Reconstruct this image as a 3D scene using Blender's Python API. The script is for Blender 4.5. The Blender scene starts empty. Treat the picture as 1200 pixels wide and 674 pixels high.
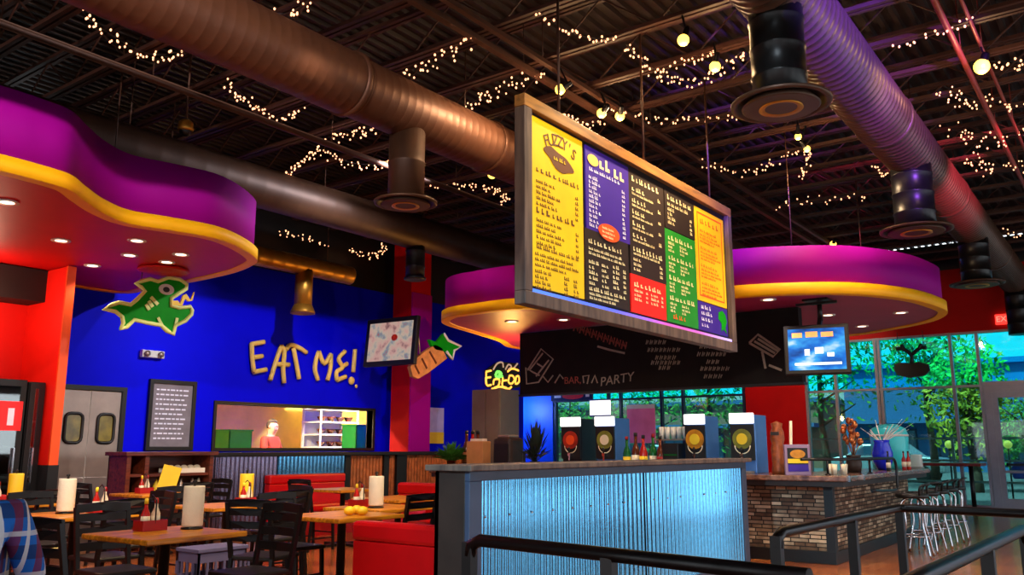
import bpy, bmesh, math, random
from mathutils import Vector, Matrix
PI = math.pi
R = math.radians
C = bpy.context.scene.collection
rnd = random.Random(7)

# ---------------------------------------------------------------- room points taken from image pixels
# The room's axes: X runs along the ducts, Y along the ceiling joists, Z up, metres.
EYE = 1.3
PITCH = R(10.65)
FX, FY = 0.8050, 0.5933          # the way the camera faces on the floor plan
def at(px, py, X=None, Y=None, Z=None):
    """point of the room, on a known wall or level, read off a 1200x674 image by pixel position"""
    l = (px - 600) / 1000; u = (337 - py) / 1000
    f = math.cos(PITCH) - u * math.sin(PITCH)
    d = Vector((f * FX + l * FY, f * FY - l * FX, u * math.cos(PITCH) + math.sin(PITCH)))
    k = X / d.x if X is not None else Y / d.y if Y is not None else (Z - EYE) / d.z
    return Vector((d.x * k, d.y * k, EYE + d.z * k))

# ---------------------------------------------------------------- materials
def lin(c):
    return tuple(((v / 255) / 12.92 if v / 255 <= .04045 else ((v / 255 + .055) / 1.055) ** 2.4) for v in c) + (1,)
MATS = {}
def mat(name, col, rough=.5, metal=0., emit=None, es=1., var=.1, scale=6., bump=0., bscale=40., spec=.5):
    if name in MATS: return MATS[name]
    m = bpy.data.materials.new(name); m.use_nodes = True
    nt = m.node_tree; b = nt.nodes['Principled BSDF']
    tc = nt.nodes.new('ShaderNodeTexCoord')
    c = lin(col)
    if var:
        n = nt.nodes.new('ShaderNodeTexNoise'); n.inputs['Scale'].default_value = scale; n.inputs['Detail'].default_value = 4
        nt.links.new(tc.outputs['Object'], n.inputs['Vector'])
        r = nt.nodes.new('ShaderNodeValToRGB')
        r.color_ramp.elements[0].position = .3; r.color_ramp.elements[1].position = .7
        r.color_ramp.elements[0].color = tuple(v * (1 - var) for v in c[:3]) + (1,)
        r.color_ramp.elements[1].color = tuple(min(1, v * (1 + var)) for v in c[:3]) + (1,)
        nt.links.new(n.outputs['Fac'], r.inputs['Fac']); nt.links.new(r.outputs['Color'], b.inputs['Base Color'])
    else:
        b.inputs['Base Color'].default_value = c
    b.inputs['Roughness'].default_value = rough; b.inputs['Metallic'].default_value = metal
    b.inputs['Specular IOR Level'].default_value = spec
    if emit is not None:
        b.inputs['Emission Color'].default_value = lin(emit); b.inputs['Emission Strength'].default_value = es
    if bump:
        n2 = nt.nodes.new('ShaderNodeTexNoise'); n2.inputs['Scale'].default_value = bscale; n2.inputs['Detail'].default_value = 5
        nt.links.new(tc.outputs['Object'], n2.inputs['Vector'])
        bp = nt.nodes.new('ShaderNodeBump'); bp.inputs['Strength'].default_value = bump; bp.inputs['Distance'].default_value = .02
        nt.links.new(n2.outputs['Fac'], bp.inputs['Height']); nt.links.new(bp.outputs['Normal'], b.inputs['Normal'])
    MATS[name] = m
    return m
def ramp(nt, fac, stops):
    r = nt.nodes.new('ShaderNodeValToRGB'); e = r.color_ramp.elements
    while len(e) < len(stops): e.new(.5)
    for k, (p, c) in enumerate(stops): e[k].position = p; e[k].color = lin(c)
    nt.links.new(fac, r.inputs['Fac'])
    return r.outputs['Color']
def mapped(nt, scale, coord='Object'):
    tc = nt.nodes.new('ShaderNodeTexCoord'); mp = nt.nodes.new('ShaderNodeMapping')
    mp.inputs['Scale'].default_value = scale
    nt.links.new(tc.outputs[coord], mp.inputs['Vector'])
    return mp.outputs['Vector']
def wood(name, dark, light, rough=.35, scale=(3, 24, 24)):
    m = mat(name, light, rough, var=0)
    nt = m.node_tree; b = nt.nodes['Principled BSDF']
    n = nt.nodes.new('ShaderNodeTexNoise'); n.inputs['Scale'].default_value = 1.; n.inputs['Detail'].default_value = 6; n.inputs['Distortion'].default_value = .6
    nt.links.new(mapped(nt, scale), n.inputs['Vector'])
    nt.links.new(ramp(nt, n.outputs['Fac'], [(.32, dark), (.68, light)]), b.inputs['Base Color'])
    return m
def stone_mat():
    m = mat('stacked_stone', (120, 100, 80), .8, var=0)
    nt = m.node_tree; b = nt.nodes['Principled BSDF']
    tc = nt.nodes.new('ShaderNodeTexCoord')
    sx = nt.nodes.new('ShaderNodeSeparateXYZ'); nt.links.new(tc.outputs['Object'], sx.inputs[0])
    ad = nt.nodes.new('ShaderNodeMath'); nt.links.new(sx.outputs['X'], ad.inputs[0]); nt.links.new(sx.outputs['Y'], ad.inputs[1])
    cb = nt.nodes.new('ShaderNodeCombineXYZ'); nt.links.new(ad.outputs[0], cb.inputs['X']); nt.links.new(sx.outputs['Z'], cb.inputs['Y'])
    br = nt.nodes.new('ShaderNodeTexBrick'); br.inputs['Scale'].default_value = 1
    br.inputs['Brick Width'].default_value = .21; br.inputs['Row Height'].default_value = .045; br.inputs['Mortar Size'].default_value = .006
    br.inputs['Color1'].default_value = (0, 0, 0, 1); br.inputs['Color2'].default_value = (1, 1, 1, 1); br.inputs['Mortar'].default_value = (0, 0, 0, 1)
    br.inputs['Bias'].default_value = 0; br.offset_frequency = 3; br.squash = .6
    nt.links.new(cb.outputs[0], br.inputs['Vector'])
    n = nt.nodes.new('ShaderNodeTexNoise'); n.inputs['Scale'].default_value = 9; n.inputs['Detail'].default_value = 5
    nt.links.new(tc.outputs['Object'], n.inputs['Vector'])
    mx = nt.nodes.new('ShaderNodeMix'); mx.data_type = 'FLOAT'; mx.inputs[0].default_value = .45
    nt.links.new(br.outputs['Color'], mx.inputs[2]); nt.links.new(n.outputs['Fac'], mx.inputs[3])
    col = ramp(nt, mx.outputs[0], [(.1, (38, 30, 26)), (.35, (112, 84, 62)), (.55, (150, 128, 104)), (.8, (214, 190, 158))])
    mm = nt.nodes.new('ShaderNodeMix'); mm.data_type = 'RGBA'
    nt.links.new(br.outputs['Fac'], mm.inputs[0]); nt.links.new(col, mm.inputs[6]); mm.inputs[7].default_value = (.008, .006, .005, 1)
    nt.links.new(mm.outputs[2], b.inputs['Base Color'])
    bp = nt.nodes.new('ShaderNodeBump'); bp.inputs['Strength'].default_value = .8; bp.inputs['Distance'].default_value = .03
    nt.links.new(mx.outputs[0], bp.inputs['Height']); nt.links.new(bp.outputs['Normal'], b.inputs['Normal'])
    return m
def plaid_mat():
    m = mat('plaid_cloth', (30, 90, 170), .85, var=0)
    nt = m.node_tree; b = nt.nodes['Principled BSDF']
    tc = nt.nodes.new('ShaderNodeTexCoord'); sx = nt.nodes.new('ShaderNodeSeparateXYZ'); nt.links.new(tc.outputs['Object'], sx.inputs[0])
    def band(sock, period, lo, hi, ph=0.):
        a = nt.nodes.new('ShaderNodeMath'); a.operation = 'MULTIPLY_ADD'; a.inputs[1].default_value = 1 / period; a.inputs[2].default_value = ph; nt.links.new(sock, a.inputs[0])
        f = nt.nodes.new('ShaderNodeMath'); f.operation = 'FRACT'; nt.links.new(a.outputs[0], f.inputs[0])
        g = nt.nodes.new('ShaderNodeMath'); g.operation = 'GREATER_THAN'; g.inputs[1].default_value = lo; nt.links.new(f.outputs[0], g.inputs[0])
        h = nt.nodes.new('ShaderNodeMath'); h.operation = 'LESS_THAN'; h.inputs[1].default_value = hi; nt.links.new(f.outputs[0], h.inputs[0])
        q = nt.nodes.new('ShaderNodeMath'); q.operation = 'MULTIPLY'; nt.links.new(g.outputs[0], q.inputs[0]); nt.links.new(h.outputs[0], q.inputs[1])
        return q.outputs[0]
    def over(base, c, fac, s):
        mx = nt.nodes.new('ShaderNodeMix'); mx.data_type = 'RGBA'
        ms = nt.nodes.new('ShaderNodeMath'); ms.operation = 'MULTIPLY'; ms.inputs[1].default_value = s; nt.links.new(fac, ms.inputs[0])
        nt.links.new(ms.outputs[0], mx.inputs[0])
        if isinstance(base, tuple): mx.inputs[6].default_value = base
        else: nt.links.new(base, mx.inputs[6])
        mx.inputs[7].default_value = lin(c)
        return mx.outputs[2]
    ax = nt.nodes.new('ShaderNodeMath'); nt.links.new(sx.outputs['X'], ax.inputs[0]); nt.links.new(sx.outputs['Y'], ax.inputs[1])
    c = over(lin((20, 112, 214)), (12, 26, 70), band(sx.outputs['Z'], .17, .0, .34), .7)
    c = over(c, (120, 30, 60), band(ax.outputs[0], .15, .05, .38, .1), .8)
    c = over(c, (235, 240, 245), band(ax.outputs[0], .15, .58, .72, .1), .85)
    c = over(c, (225, 235, 245), band(sx.outputs['Z'], .17, .56, .68), .75)
    nt.links.new(c, b.inputs['Base Color'])
    return m
def glass_mat(name, tint, refl=.06):
    m = bpy.data.materials.new(name); m.use_nodes = True; nt = m.node_tree
    nt.nodes.remove(nt.nodes['Principled BSDF'])
    o = nt.nodes['Material Output']
    t = nt.nodes.new('ShaderNodeBsdfTransparent'); g = nt.nodes.new('ShaderNodeBsdfGlossy'); mx = nt.nodes.new('ShaderNodeMixShader')
    n = nt.nodes.new('ShaderNodeTexNoise'); n.inputs['Scale'].default_value = 1.5
    r = nt.nodes.new('ShaderNodeValToRGB')
    r.color_ramp.elements[0].color = tuple(v * .93 for v in lin(tint)[:3]) + (1,); r.color_ramp.elements[1].color = lin(tint)
    nt.links.new(n.outputs['Fac'], r.inputs['Fac']); nt.links.new(r.outputs['Color'], t.inputs['Color'])
    g.inputs['Roughness'].default_value = .03
    mx.inputs[0].default_value = refl
    nt.links.new(t.outputs[0], mx.inputs[1]); nt.links.new(g.outputs[0], mx.inputs[2]); nt.links.new(mx.outputs[0], o.inputs['Surface'])
    MATS[name] = m
    return m
def screen_mat(name, stops, scale, es=1., stretch=(1, 1, 1)):
    m = mat(name, (10, 10, 10), .25, var=0); nt = m.node_tree; b = nt.nodes['Principled BSDF']
    v = nt.nodes.new('ShaderNodeTexNoise'); v.inputs['Scale'].default_value = scale; v.inputs['Detail'].default_value = 3
    nt.links.new(mapped(nt, stretch), v.inputs['Vector'])
    nt.links.new(ramp(nt, v.outputs['Fac'], stops), b.inputs['Emission Color']); b.inputs['Emission Strength'].default_value = es
    return m
def leaf_mat(name, a, b_, c_):
    m = mat(name, b_, .6, var=0); nt = m.node_tree; b = nt.nodes['Principled BSDF']
    n = nt.nodes.new('ShaderNodeTexNoise'); n.inputs['Scale'].default_value = 2.2; n.inputs['Detail'].default_value = 4
    nt.links.new(mapped(nt, (1, 1, 1)), n.inputs['Vector'])
    nt.links.new(ramp(nt, n.outputs['Fac'], [(.3, a), (.5, b_), (.7, c_)]), b.inputs['Base Color'])
    return m
def lamp_mat(name, col, es):
    m = mat(name, col, .4, var=0, emit=col, es=es)
    m.cycles.emission_sampling = 'NONE'
    return m

# ---------------------------------------------------------------- mesh builder
class MB:
    def __init__(s): s.v = []; s.f = []; s.sm = []
    def add(s, vs, fs, smooth=False):
        o = len(s.v); s.v += [Vector(v) for v in vs]
        for k, f in enumerate(fs):
            s.f.append([o + i for i in f]); s.sm.append(smooth[k] if isinstance(smooth, list) else smooth)
        return s
    def box(s, x0, x1, y0, y1, z0, z1, M=None):
        vs = [Vector((x, y, z)) for z in (z0, z1) for y in (y0, y1) for x in (x0, x1)]
        if M: vs = [M @ v for v in vs]
        return s.add(vs, [(0, 2, 3, 1), (4, 5, 7, 6), (0, 1, 5, 4), (2, 6, 7, 3), (0, 4, 6, 2), (1, 3, 7, 5)])
    def bar(s, p, q, w=.02, h=None):
        p, q = Vector(p), Vector(q); h = h or w
        d = (q - p).normalized(); up = Vector((0, 0, 1)) if abs(d.z) < .95 else Vector((1, 0, 0))
        a = d.cross(up).normalized() * w / 2; b = a.cross(d).normalized() * h / 2
        vs = [c + i * a + j * b for c in (p, q) for i, j in ((-1, -1), (1, -1), (1, 1), (-1, 1))]
        return s.add(vs, [(3, 2, 1, 0), (4, 5, 6, 7), (0, 1, 5, 4), (1, 2, 6, 5), (2, 3, 7, 6), (3, 0, 4, 7)])
    def tube(s, pts, r, n=10, closed=False):
        pts = [Vector(p) for p in pts]; N = len(pts)
        rs = r if isinstance(r, (list, tuple)) else [r] * N
        vs = []; prev = None
        for i, p in enumerate(pts):
            d = (pts[(i + 1) % N] - pts[i - 1]) if closed else pts[min(i + 1, N - 1)] - pts[max(i - 1, 0)]
            d.normalize()
            if prev is None:
                up = Vector((0, 0, 1)) if abs(d.z) < .9 else Vector((1, 0, 0)); a = d.cross(up).normalized()
            else:
                a = (prev - d * prev.dot(d)).normalized()
            prev = a; b = d.cross(a)
            vs += [p + rs[i] * (math.cos(2 * PI * k / n) * a + math.sin(2 * PI * k / n) * b) for k in range(n)]
        fs = []
        for i in range(N if closed else N - 1):
            j = (i + 1) % N
            fs += [(i * n + k, i * n + (k + 1) % n, j * n + (k + 1) % n, j * n + k) for k in range(n)]
        sm = [True] * len(fs)
        if not closed:
            fs += [tuple(range(n - 1, -1, -1)), tuple((N - 1) * n + k for k in range(n))]; sm += [False, False]
        return s.add(vs, fs, sm)
    def cyl(s, p, q, r0, r1=None, n=16): return s.tube([p, q], [r0, r0 if r1 is None else r1], n)
    def lathe(s, prof, c=(0, 0, 0), n=20, smooth=True, M=None):
        c = Vector(c); vs = []
        for r, z in prof:
            vs += [Vector((r * math.cos(2 * PI * k / n), r * math.sin(2 * PI * k / n), z)) for k in range(n)]
        if M: vs = [M @ v for v in vs]
        vs = [v + c for v in vs]; N = len(prof); fs = []
        for i in range(N - 1):
            fs += [(i * n + k, i * n + (k + 1) % n, (i + 1) * n + (k + 1) % n, (i + 1) * n + k) for k in range(n)]
        sm = [smooth] * len(fs)
        if prof[0][0] > 1e-6: fs.append(tuple(range(n - 1, -1, -1))); sm.append(False)
        if prof[-1][0] > 1e-6: fs.append(tuple((N - 1) * n + k for k in range(n))); sm.append(False)
        return s.add(vs, fs, sm)
    def ball(s, c, r, n=12, m=8, sc=(1, 1, 1)):
        prof = [(max(1e-7, r * math.sin(PI * i / m)), -r * math.cos(PI * i / m)) for i in range(m + 1)]
        return s.lathe(prof, c, n, True, Matrix.Diagonal((*sc, 1)))
    def prism(s, pts, depth):
        """pts: 3-D polygon; depth: extrusion vector"""
        pts = [Vector(p) for p in pts]; d = Vector(depth); n = len(pts)
        nrm = Vector((0, 0, 0))
        for i in range(n): nrm += pts[i].cross(pts[(i + 1) % n])
        if nrm.dot(d) > 0: pts = pts[::-1]
        return s.add(pts + [p + d for p in pts], [tuple(range(n)), tuple(range(2 * n - 1, n - 1, -1))] + [((i + 1) % n, i, n + i, n + (i + 1) % n) for i in range(n)])
    def ribbon(s, pts, w, depth):
        """a flat brush stroke along 3-D points in a plane normal to depth, thickness depth"""
        d = Vector(depth); pts = [Vector(p) for p in pts]; L = []; Rr = []
        for i, p in enumerate(pts):
            t = (pts[min(i + 1, len(pts) - 1)] - pts[max(i - 1, 0)]).normalized(); a = t.cross(d.normalized()).normalized() * w / 2
            L.append(p + a); Rr.append(p - a)
        n = len(pts)
        vs = L + Rr + [v + d for v in L] + [v + d for v in Rr]; fs = []
        for i in range(n - 1):
            fs += [(i, i + 1, n + i + 1, n + i), (2 * n + i, 3 * n + i, 3 * n + i + 1, 2 * n + i + 1), (i, 2 * n + i, 2 * n + i + 1, i + 1), (n + i, n + i + 1, 3 * n + i + 1, 3 * n + i)]
        fs += [(0, n, 3 * n, 2 * n), (n - 1, 3 * n - 1, 4 * n - 1, 2 * n - 1)]
        return s.add(vs, fs)
    def text(s, body, size, o, u, v, depth=.004, align='CENTER'):
        """lettering at o, reading along u, upright along v"""
        cu = bpy.data.curves.new('lettering', 'FONT'); cu.body = body; cu.size = size; cu.extrude = depth / 2; cu.align_x = align; cu.align_y = 'CENTER'; cu.resolution_u = 3
        ob = bpy.data.objects.new('lettering', cu); C.objects.link(ob)
        me = ob.evaluated_get(bpy.context.evaluated_depsgraph_get()).to_mesh()
        u = Vector(u).normalized(); v = Vector(v).normalized(); w = u.cross(v); o = Vector(o)
        s.add([o + q.co.x * u + q.co.y * v + (q.co.z + depth / 2) * w for q in me.vertices], [tuple(p.vertices) for p in me.polygons])
        ob.evaluated_get(bpy.context.evaluated_depsgraph_get()).to_mesh_clear()
        bpy.data.objects.remove(ob); bpy.data.curves.remove(cu)
        return s
    def build(s, name, m, parent=None, bevel=0., flip=True, mats=None):
        me = bpy.data.meshes.new(name)
        off = Vector(parent_world(parent)) if parent else Vector((0, 0, 0))
        me.from_pydata([tuple(v - off) for v in s.v], [], s.f)
        me.polygons.foreach_set('use_smooth', s.sm)
        bm = bmesh.new(); bm.from_mesh(me); bmesh.ops.recalc_face_normals(bm, faces=bm.faces); bm.to_mesh(me); bm.free()
        me.materials.append(MATS[m] if isinstance(m, str) else m)
        o = bpy.data.objects.new(name, me); C.objects.link(o)
        if parent: o.parent = parent
        if bevel:
            b = o.modifiers.new('bevel', 'BEVEL'); b.width = bevel; b.segments = 2; b.limit_method = 'ANGLE'; b.angle_limit = R(40)
        return o
def parent_world(o):
    v = Vector((0, 0, 0))
    while o: v += o.location; o = o.parent
    return v
def tag(o, label=None, cat=None, group=None, kind=None):
    if label: o['label'] = label
    if cat: o['category'] = cat
    if group: o['group'] = group
    if kind: o['kind'] = kind
    return o
def thing(name, label, cat, loc=(0, 0, 0), group=None):
    o = bpy.data.objects.new(name, None); o.empty_display_size = .1; C.objects.link(o); o.location = loc
    return tag(o, label, cat, group)
def copy_tree(o, parent=None):
    c = o.copy(); C.objects.link(c)
    if parent: c.parent = parent
    for ch in list(o.children): copy_tree(ch, c)
    return c
def struct(name, mb, m, label=None, cat=None):
    return tag(mb.build(name, m), label, cat, kind='structure')
def smooth_loop(pts, k=6):
    n = len(pts); out = []
    for i in range(n):
        p0, p1, p2, p3 = (Vector(pts[(i + j - 1) % n]) for j in range(4))
        for q in range(k):
            t = q / k
            out.append(.5 * ((2 * p1) + (p2 - p0) * t + (2 * p0 - 5 * p1 + 4 * p2 - p3) * t * t + (3 * p1 - p0 - 3 * p2 + p3) * t ** 3))
    return out
def smooth_line(pts, k=5):
    P = [Vector(p) for p in pts]; P = [2 * P[0] - P[1]] + P + [2 * P[-1] - P[-2]]; out = []
    for i in range(1, len(P) - 2):
        p0, p1, p2, p3 = P[i - 1:i + 3]
        for q in range(k):
            t = q / k
            out.append(.5 * ((2 * p1) + (p2 - p0) * t + (2 * p0 - 5 * p1 + 4 * p2 - p3) * t * t + (3 * p1 - p0 - 3 * p2 + p3) * t ** 3))
    return out + [P[-2]]

# palette
mat('deck_paint', (36, 19, 12), .6, var=.15, bump=.1)
mat('joist_paint', (66, 35, 24), .6, var=.2)
mat('dark_pipe', (74, 46, 34), .45, .3)
mat('red_pipe', (150, 60, 50), .45, .2)
mat('black_metal', (22, 20, 22), .35, .3, var=.15)
mat('black_paint', (16, 14, 14), .45, var=.15)
mat('dark_wall', (26, 15, 13), .7)
mat('blue_paint', (0, 0, 240), .6, var=.05, scale=2, spec=.1)
mat('lit_blue_paint', (8, 96, 255), .5, var=.08)  # the blue wall's paint with bright blue light put into its colour
mat('red_paint', (190, 4, 4), .55, var=.08, scale=2, spec=.2)
mat('scarlet_paint', (245, 22, 4), .5, var=.06, scale=2)
mat('orange_paint', (250, 84, 22), .5, var=.06)
mat('purple_paint', (150, 0, 136), .65, var=.06, scale=1.5, spec=.12)
mat('yellow_paint', (255, 184, 10), .55, var=.04, spec=.3)
mat('soffit_red', (190, 8, 6), .5, var=.06, scale=2, spec=.3)
mat('soffit_plum', (176, 50, 96), .45, var=.08, scale=2, spec=.3)
mat('white_plastic', (225, 220, 212), .4, var=.04)
mat('paper', (240, 226, 200), .9, var=.05, bump=.2)
mat('steel', (178, 160, 148), .38, .75, var=.08)
mat('chrome', (205, 200, 205), .18, 1., var=.05)
mat('galvanised_blue_lit', (104, 178, 222), .11, 1., var=.1, scale=30)  # blue window light put into the metal's base colour
mat('galvanised_grey', (150, 138, 168), .2, .95, var=.12, scale=30)
mat('rusted_sheet', (168, 92, 44), .45, .55, var=.35, scale=9)
mat('slate_trim', (58, 68, 92), .45, var=.1)
mat('dark_wood', (48, 32, 26), .5, var=.25)
mat('red_vinyl', (196, 6, 12), .32, var=.06, bump=.05)
mat('caddy_red', (160, 12, 16), .4, var=.06)
mat('label_yellow', (250, 208, 40), .5, var=.04)
mat('bottle_brown', (96, 40, 14), .15, var=.1)
mat('bottle_green', (24, 92, 40), .15, var=.1)
mat('bottle_red', (176, 24, 14), .25, var=.1)
mat('sauce_white', (236, 220, 190), .35, var=.05)
mat('skin', (222, 160, 128), .55, var=.06, scale=14)
mat('hair_brown', (48, 30, 20), .7, var=.3, scale=40)
mat('denim', (32, 44, 76), .85, var=.15, scale=30)
mat('shoe_leather', (30, 24, 22), .5)
mat('chalk', (150, 138, 122), .9, var=.15, scale=20)
mat('chalk_red', (140, 66, 56), .9, var=.15, scale=20)
mat('chalkboard', (17, 11, 9), .75, var=.3, scale=5, spec=.2)
mat('duct_brown', (92, 56, 38), .48, .45, var=.12, scale=3, bump=.05)
mat('duct_bronze', (70, 44, 29), .5, .35, var=.15, scale=3)
mat('duct_silver', (84, 60, 46), .42, .4, var=.1, scale=3)
mat('duct_black', (30, 30, 30), .35, .5, var=.15)
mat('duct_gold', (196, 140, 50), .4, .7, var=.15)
mat('alu', (150, 146, 160), .35, .6, var=.06)
mat('navy_frame', (40, 44, 74), .4, .3, var=.06)
mat('green_plastic', (10, 120, 44), .4, var=.08)
mat('lemon', (250, 204, 40), .5, var=.08)
mat('leaf_dark', (22, 40, 30), .6, var=.3, scale=15)
mat('leaf_green', (70, 130, 36), .6, var=.3, scale=15)
mat('vase_blue', (24, 44, 214), .15, var=.05)
mat('copper', (208, 122, 70), .3, .8, var=.2, scale=20)
mat('asphalt', (108, 110, 116), .9, var=.12, scale=1)
mat('facade_teal', (52, 104, 160), .8, var=.08, scale=.6)
mat('facade_brown', (150, 110, 90), .8, var=.15, scale=.6)
mat('car_blue', (46, 60, 150), .25, .3, var=.03)
mat('car_silver', (190, 196, 206), .25, .5, var=.03)
mat('tyre', (20, 20, 22), .8)
mat('bark', (80, 60, 46), .9, var=.3, scale=10, bump=.5)
mat('kitchen_tan', (226, 196, 96), .5, var=.12, scale=3)
mat('purple_print', (54, 20, 150), .5, var=.05)
mat('brown_print', (34, 17, 12), .5, var=.15)
mat('yellow_print', (250, 196, 10), .5, var=.06)
mat('red_print', (240, 26, 12), .5, var=.06)
mat('green_print', (18, 140, 30), .5, var=.08)
mat('ink_brown', (96, 44, 8), .6, var=.1)
mat('ink_cream', (245, 226, 170), .6, var=.05)
mat('ink_white', (240, 236, 250), .6, var=.03)
mat('fish_green', (6, 150, 14), .6, var=.12, scale=5, spec=.15)
mat('fish_outline', (226, 232, 130), .45, var=.05)
mat('sign_gold', (255, 208, 104), .45, var=.08)
wood('table_wood', (150, 80, 12), (238, 154, 34))
wood('cabinet_wood', (70, 26, 14), (128, 56, 32))
wood('frame_wood_lit', (104, 66, 30), (168, 112, 48), .5, (2, 14, 14))  # warm lamp light on the board's top rail put into the wood colour
wood('frame_grey_wood', (66, 50, 46), (112, 90, 78), .55, (14, 14, 2))
wood('bar_wood', (70, 46, 44), (150, 112, 96), .2, (2, 12, 12))
stone_mat(); plaid_mat()
GLASS_HI = glass_mat('cyan_glass', (70, 206, 216), .05)
GLASS_LO = glass_mat('clear_tinted_glass', (140, 186, 184), .06)
GLASS_FRIDGE = glass_mat('cooler_glass', (200, 215, 215), .2)
leaf_mat('tree_leaf', (20, 70, 30), (60, 140, 50), (150, 200, 80))
leaf_mat('tree_leaf_yellow', (60, 90, 20), (150, 160, 40), (230, 210, 70))
lamp_mat('fairy_bulb', (255, 172, 122), 2.2)
lamp_mat('spot_glow', (255, 200, 76), 3.)
lamp_mat('can_glow', (255, 224, 200), 2.2)
lamp_mat('exit_glow', (255, 60, 50), 1.0)
lamp_mat('dispenser_glow', (250, 250, 250), 1.1)
lamp_mat('neon_orange', (255, 180, 70), 1.2)
lamp_mat('neon_green', (120, 230, 90), 1.0)
lamp_mat('cooler_red_glow', (235, 20, 20), .9)
lamp_mat('menu_tube', (90, 90, 235), .8)
_nt = MATS['menu_tube'].node_tree; _tc = _nt.nodes.new('ShaderNodeTexCoord'); _sx = _nt.nodes.new('ShaderNodeSeparateXYZ'); _nt.links.new(_tc.outputs['Generated'], _sx.inputs[0])
_nt.links.new(ramp(_nt, _sx.outputs['X'], [(0., (40, 130, 230)), (.32, (60, 90, 225)), (.45, (150, 90, 230)), (.58, (235, 60, 60)), (.78, (230, 80, 90)), (1., (225, 200, 250))]), _nt.nodes['Principled BSDF'].inputs['Emission Color'])
# ================================================================= the setting
XW, YW, ZC = 21.0, 11.9, 5.85  # plain coordinates from here on mostly worked out from image pixels and rounded
XB = 16.6                                   # where the blue wall ends and the bar recess opens
def floor_mat():
    m = mat('floor_stain', (150, 84, 46), .2, var=0); nt = m.node_tree; b = nt.nodes['Principled BSDF']
    n = nt.nodes.new('ShaderNodeTexNoise'); n.inputs['Scale'].default_value = 1.6; n.inputs['Detail'].default_value = 6
    v = mapped(nt, (1, 1, 1)); nt.links.new(v, n.inputs['Vector'])
    nt.links.new(ramp(nt, n.outputs['Fac'], [(.3, (120, 62, 34)), (.55, (168, 92, 46)), (.75, (196, 122, 70))]), b.inputs['Base Color'])
    br = nt.nodes.new('ShaderNodeTexBrick'); br.inputs['Scale'].default_value = 1; br.inputs['Brick Width'].default_value = 1.2; br.inputs['Row Height'].default_value = .15; br.inputs['Mortar Size'].default_value = .004
    nt.links.new(v, br.inputs['Vector'])
    bp = nt.nodes.new('ShaderNodeBump'); bp.inputs['Strength'].default_value = .25; bp.inputs['Distance'].default_value = .01; bp.invert = True
    nt.links.new(br.outputs['Fac'], bp.inputs['Height']); nt.links.new(bp.outputs['Normal'], b.inputs['Normal'])
    return m
floor_mat()
struct('floor', MB().box(-4, XW + .1, -4, 16.1, -.12, 0), 'floor_stain')
# corrugated roof deck, ribs running along X
mb = MB(); y = -4.0; prof = []
while y < 16.1:
    prof += [(y, ZC), (y + .045, ZC), (y + .06, ZC + .045), (y + .135, ZC + .045)]; y += .15
vs = [(x, yy, zz) for x in (-4, XW + .1) for yy, zz in prof]; n = len(prof)
mb.add(vs, [(k, k + 1, n + k + 1, n + k) for k in range(n - 1)])
mb.box(-4, XW + .1, -4, 16.1, ZC + .05, ZC + .12)
struct('ceiling', mb, 'deck_paint')
# blue wall with the kitchen pass-through and the double door cut out
KX0, KX1, KZ0, KZ1 = 8.22, 11.66, 1.3, 1.99
DX0, DX1, DZ = 5.72, 6.64, 2.1
mb = MB()
for a in ((5.08, DX0, 0, ZC), (DX0, DX1, DZ, ZC), (DX1, KX0, 0, ZC), (KX0, KX1, 0, KZ0), (KX0, KX1, KZ1, ZC), (KX1, XB, 0, ZC)):
    mb.box(a[0], a[1], YW, YW + .14, a[2], min(a[3], 4.32))
struct('wall_back', mb, 'blue_paint')
struct('wall_back_upper', MB().box(5.1, XB, YW + .01, YW + .13, 4.32, ZC), 'black_paint')
struct('wall_recess', MB().box(XB - .14, XB, YW + .14, 16.1, 0, ZC).box(XB, XW + .1, 15.9, 16.1, 0, ZC), 'blue_paint')
struct('wall_left', MB().box(-4, 5.08, 12.4, 12.54, 0, ZC), 'dark_wall')
struct('trim_1', MB().box(KX0 - .05, KX1 + .05, YW - .03, YW + .16, KZ0 - .05, KZ0).box(KX0 - .05, KX1 + .05, YW - .03, YW + .16, KZ1, KZ1 + .05).box(KX0 - .05, KX0, YW - .03, YW + .16, KZ0, KZ1).box(KX1, KX1 + .05, YW - .03, YW + .16, KZ0, KZ1), 'black_paint')
# red alcove at the left
struct('wall_alcove_side', MB().box(5.03, 5.115, 10.5, 11.9, 1.1, 3.5), 'scarlet_paint')
struct('trim_2', MB().box(5.02, 5.125, 10.47, 10.5, 1.1, 3.5), 'orange_paint')
struct('baseboard_alcove', MB().box(5.01, 5.135, 10.46, 11.9, 0, 1.1), 'black_paint')
struct('wall_alcove_back', MB().box(1.0, 5.05, 11.45, 11.6, 0, 3.1), 'scarlet_paint')
struct('trim_3', MB().box(1.0, 5.05, 11.0, 11.6, 3.1, 3.5), 'dark_wall')
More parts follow.
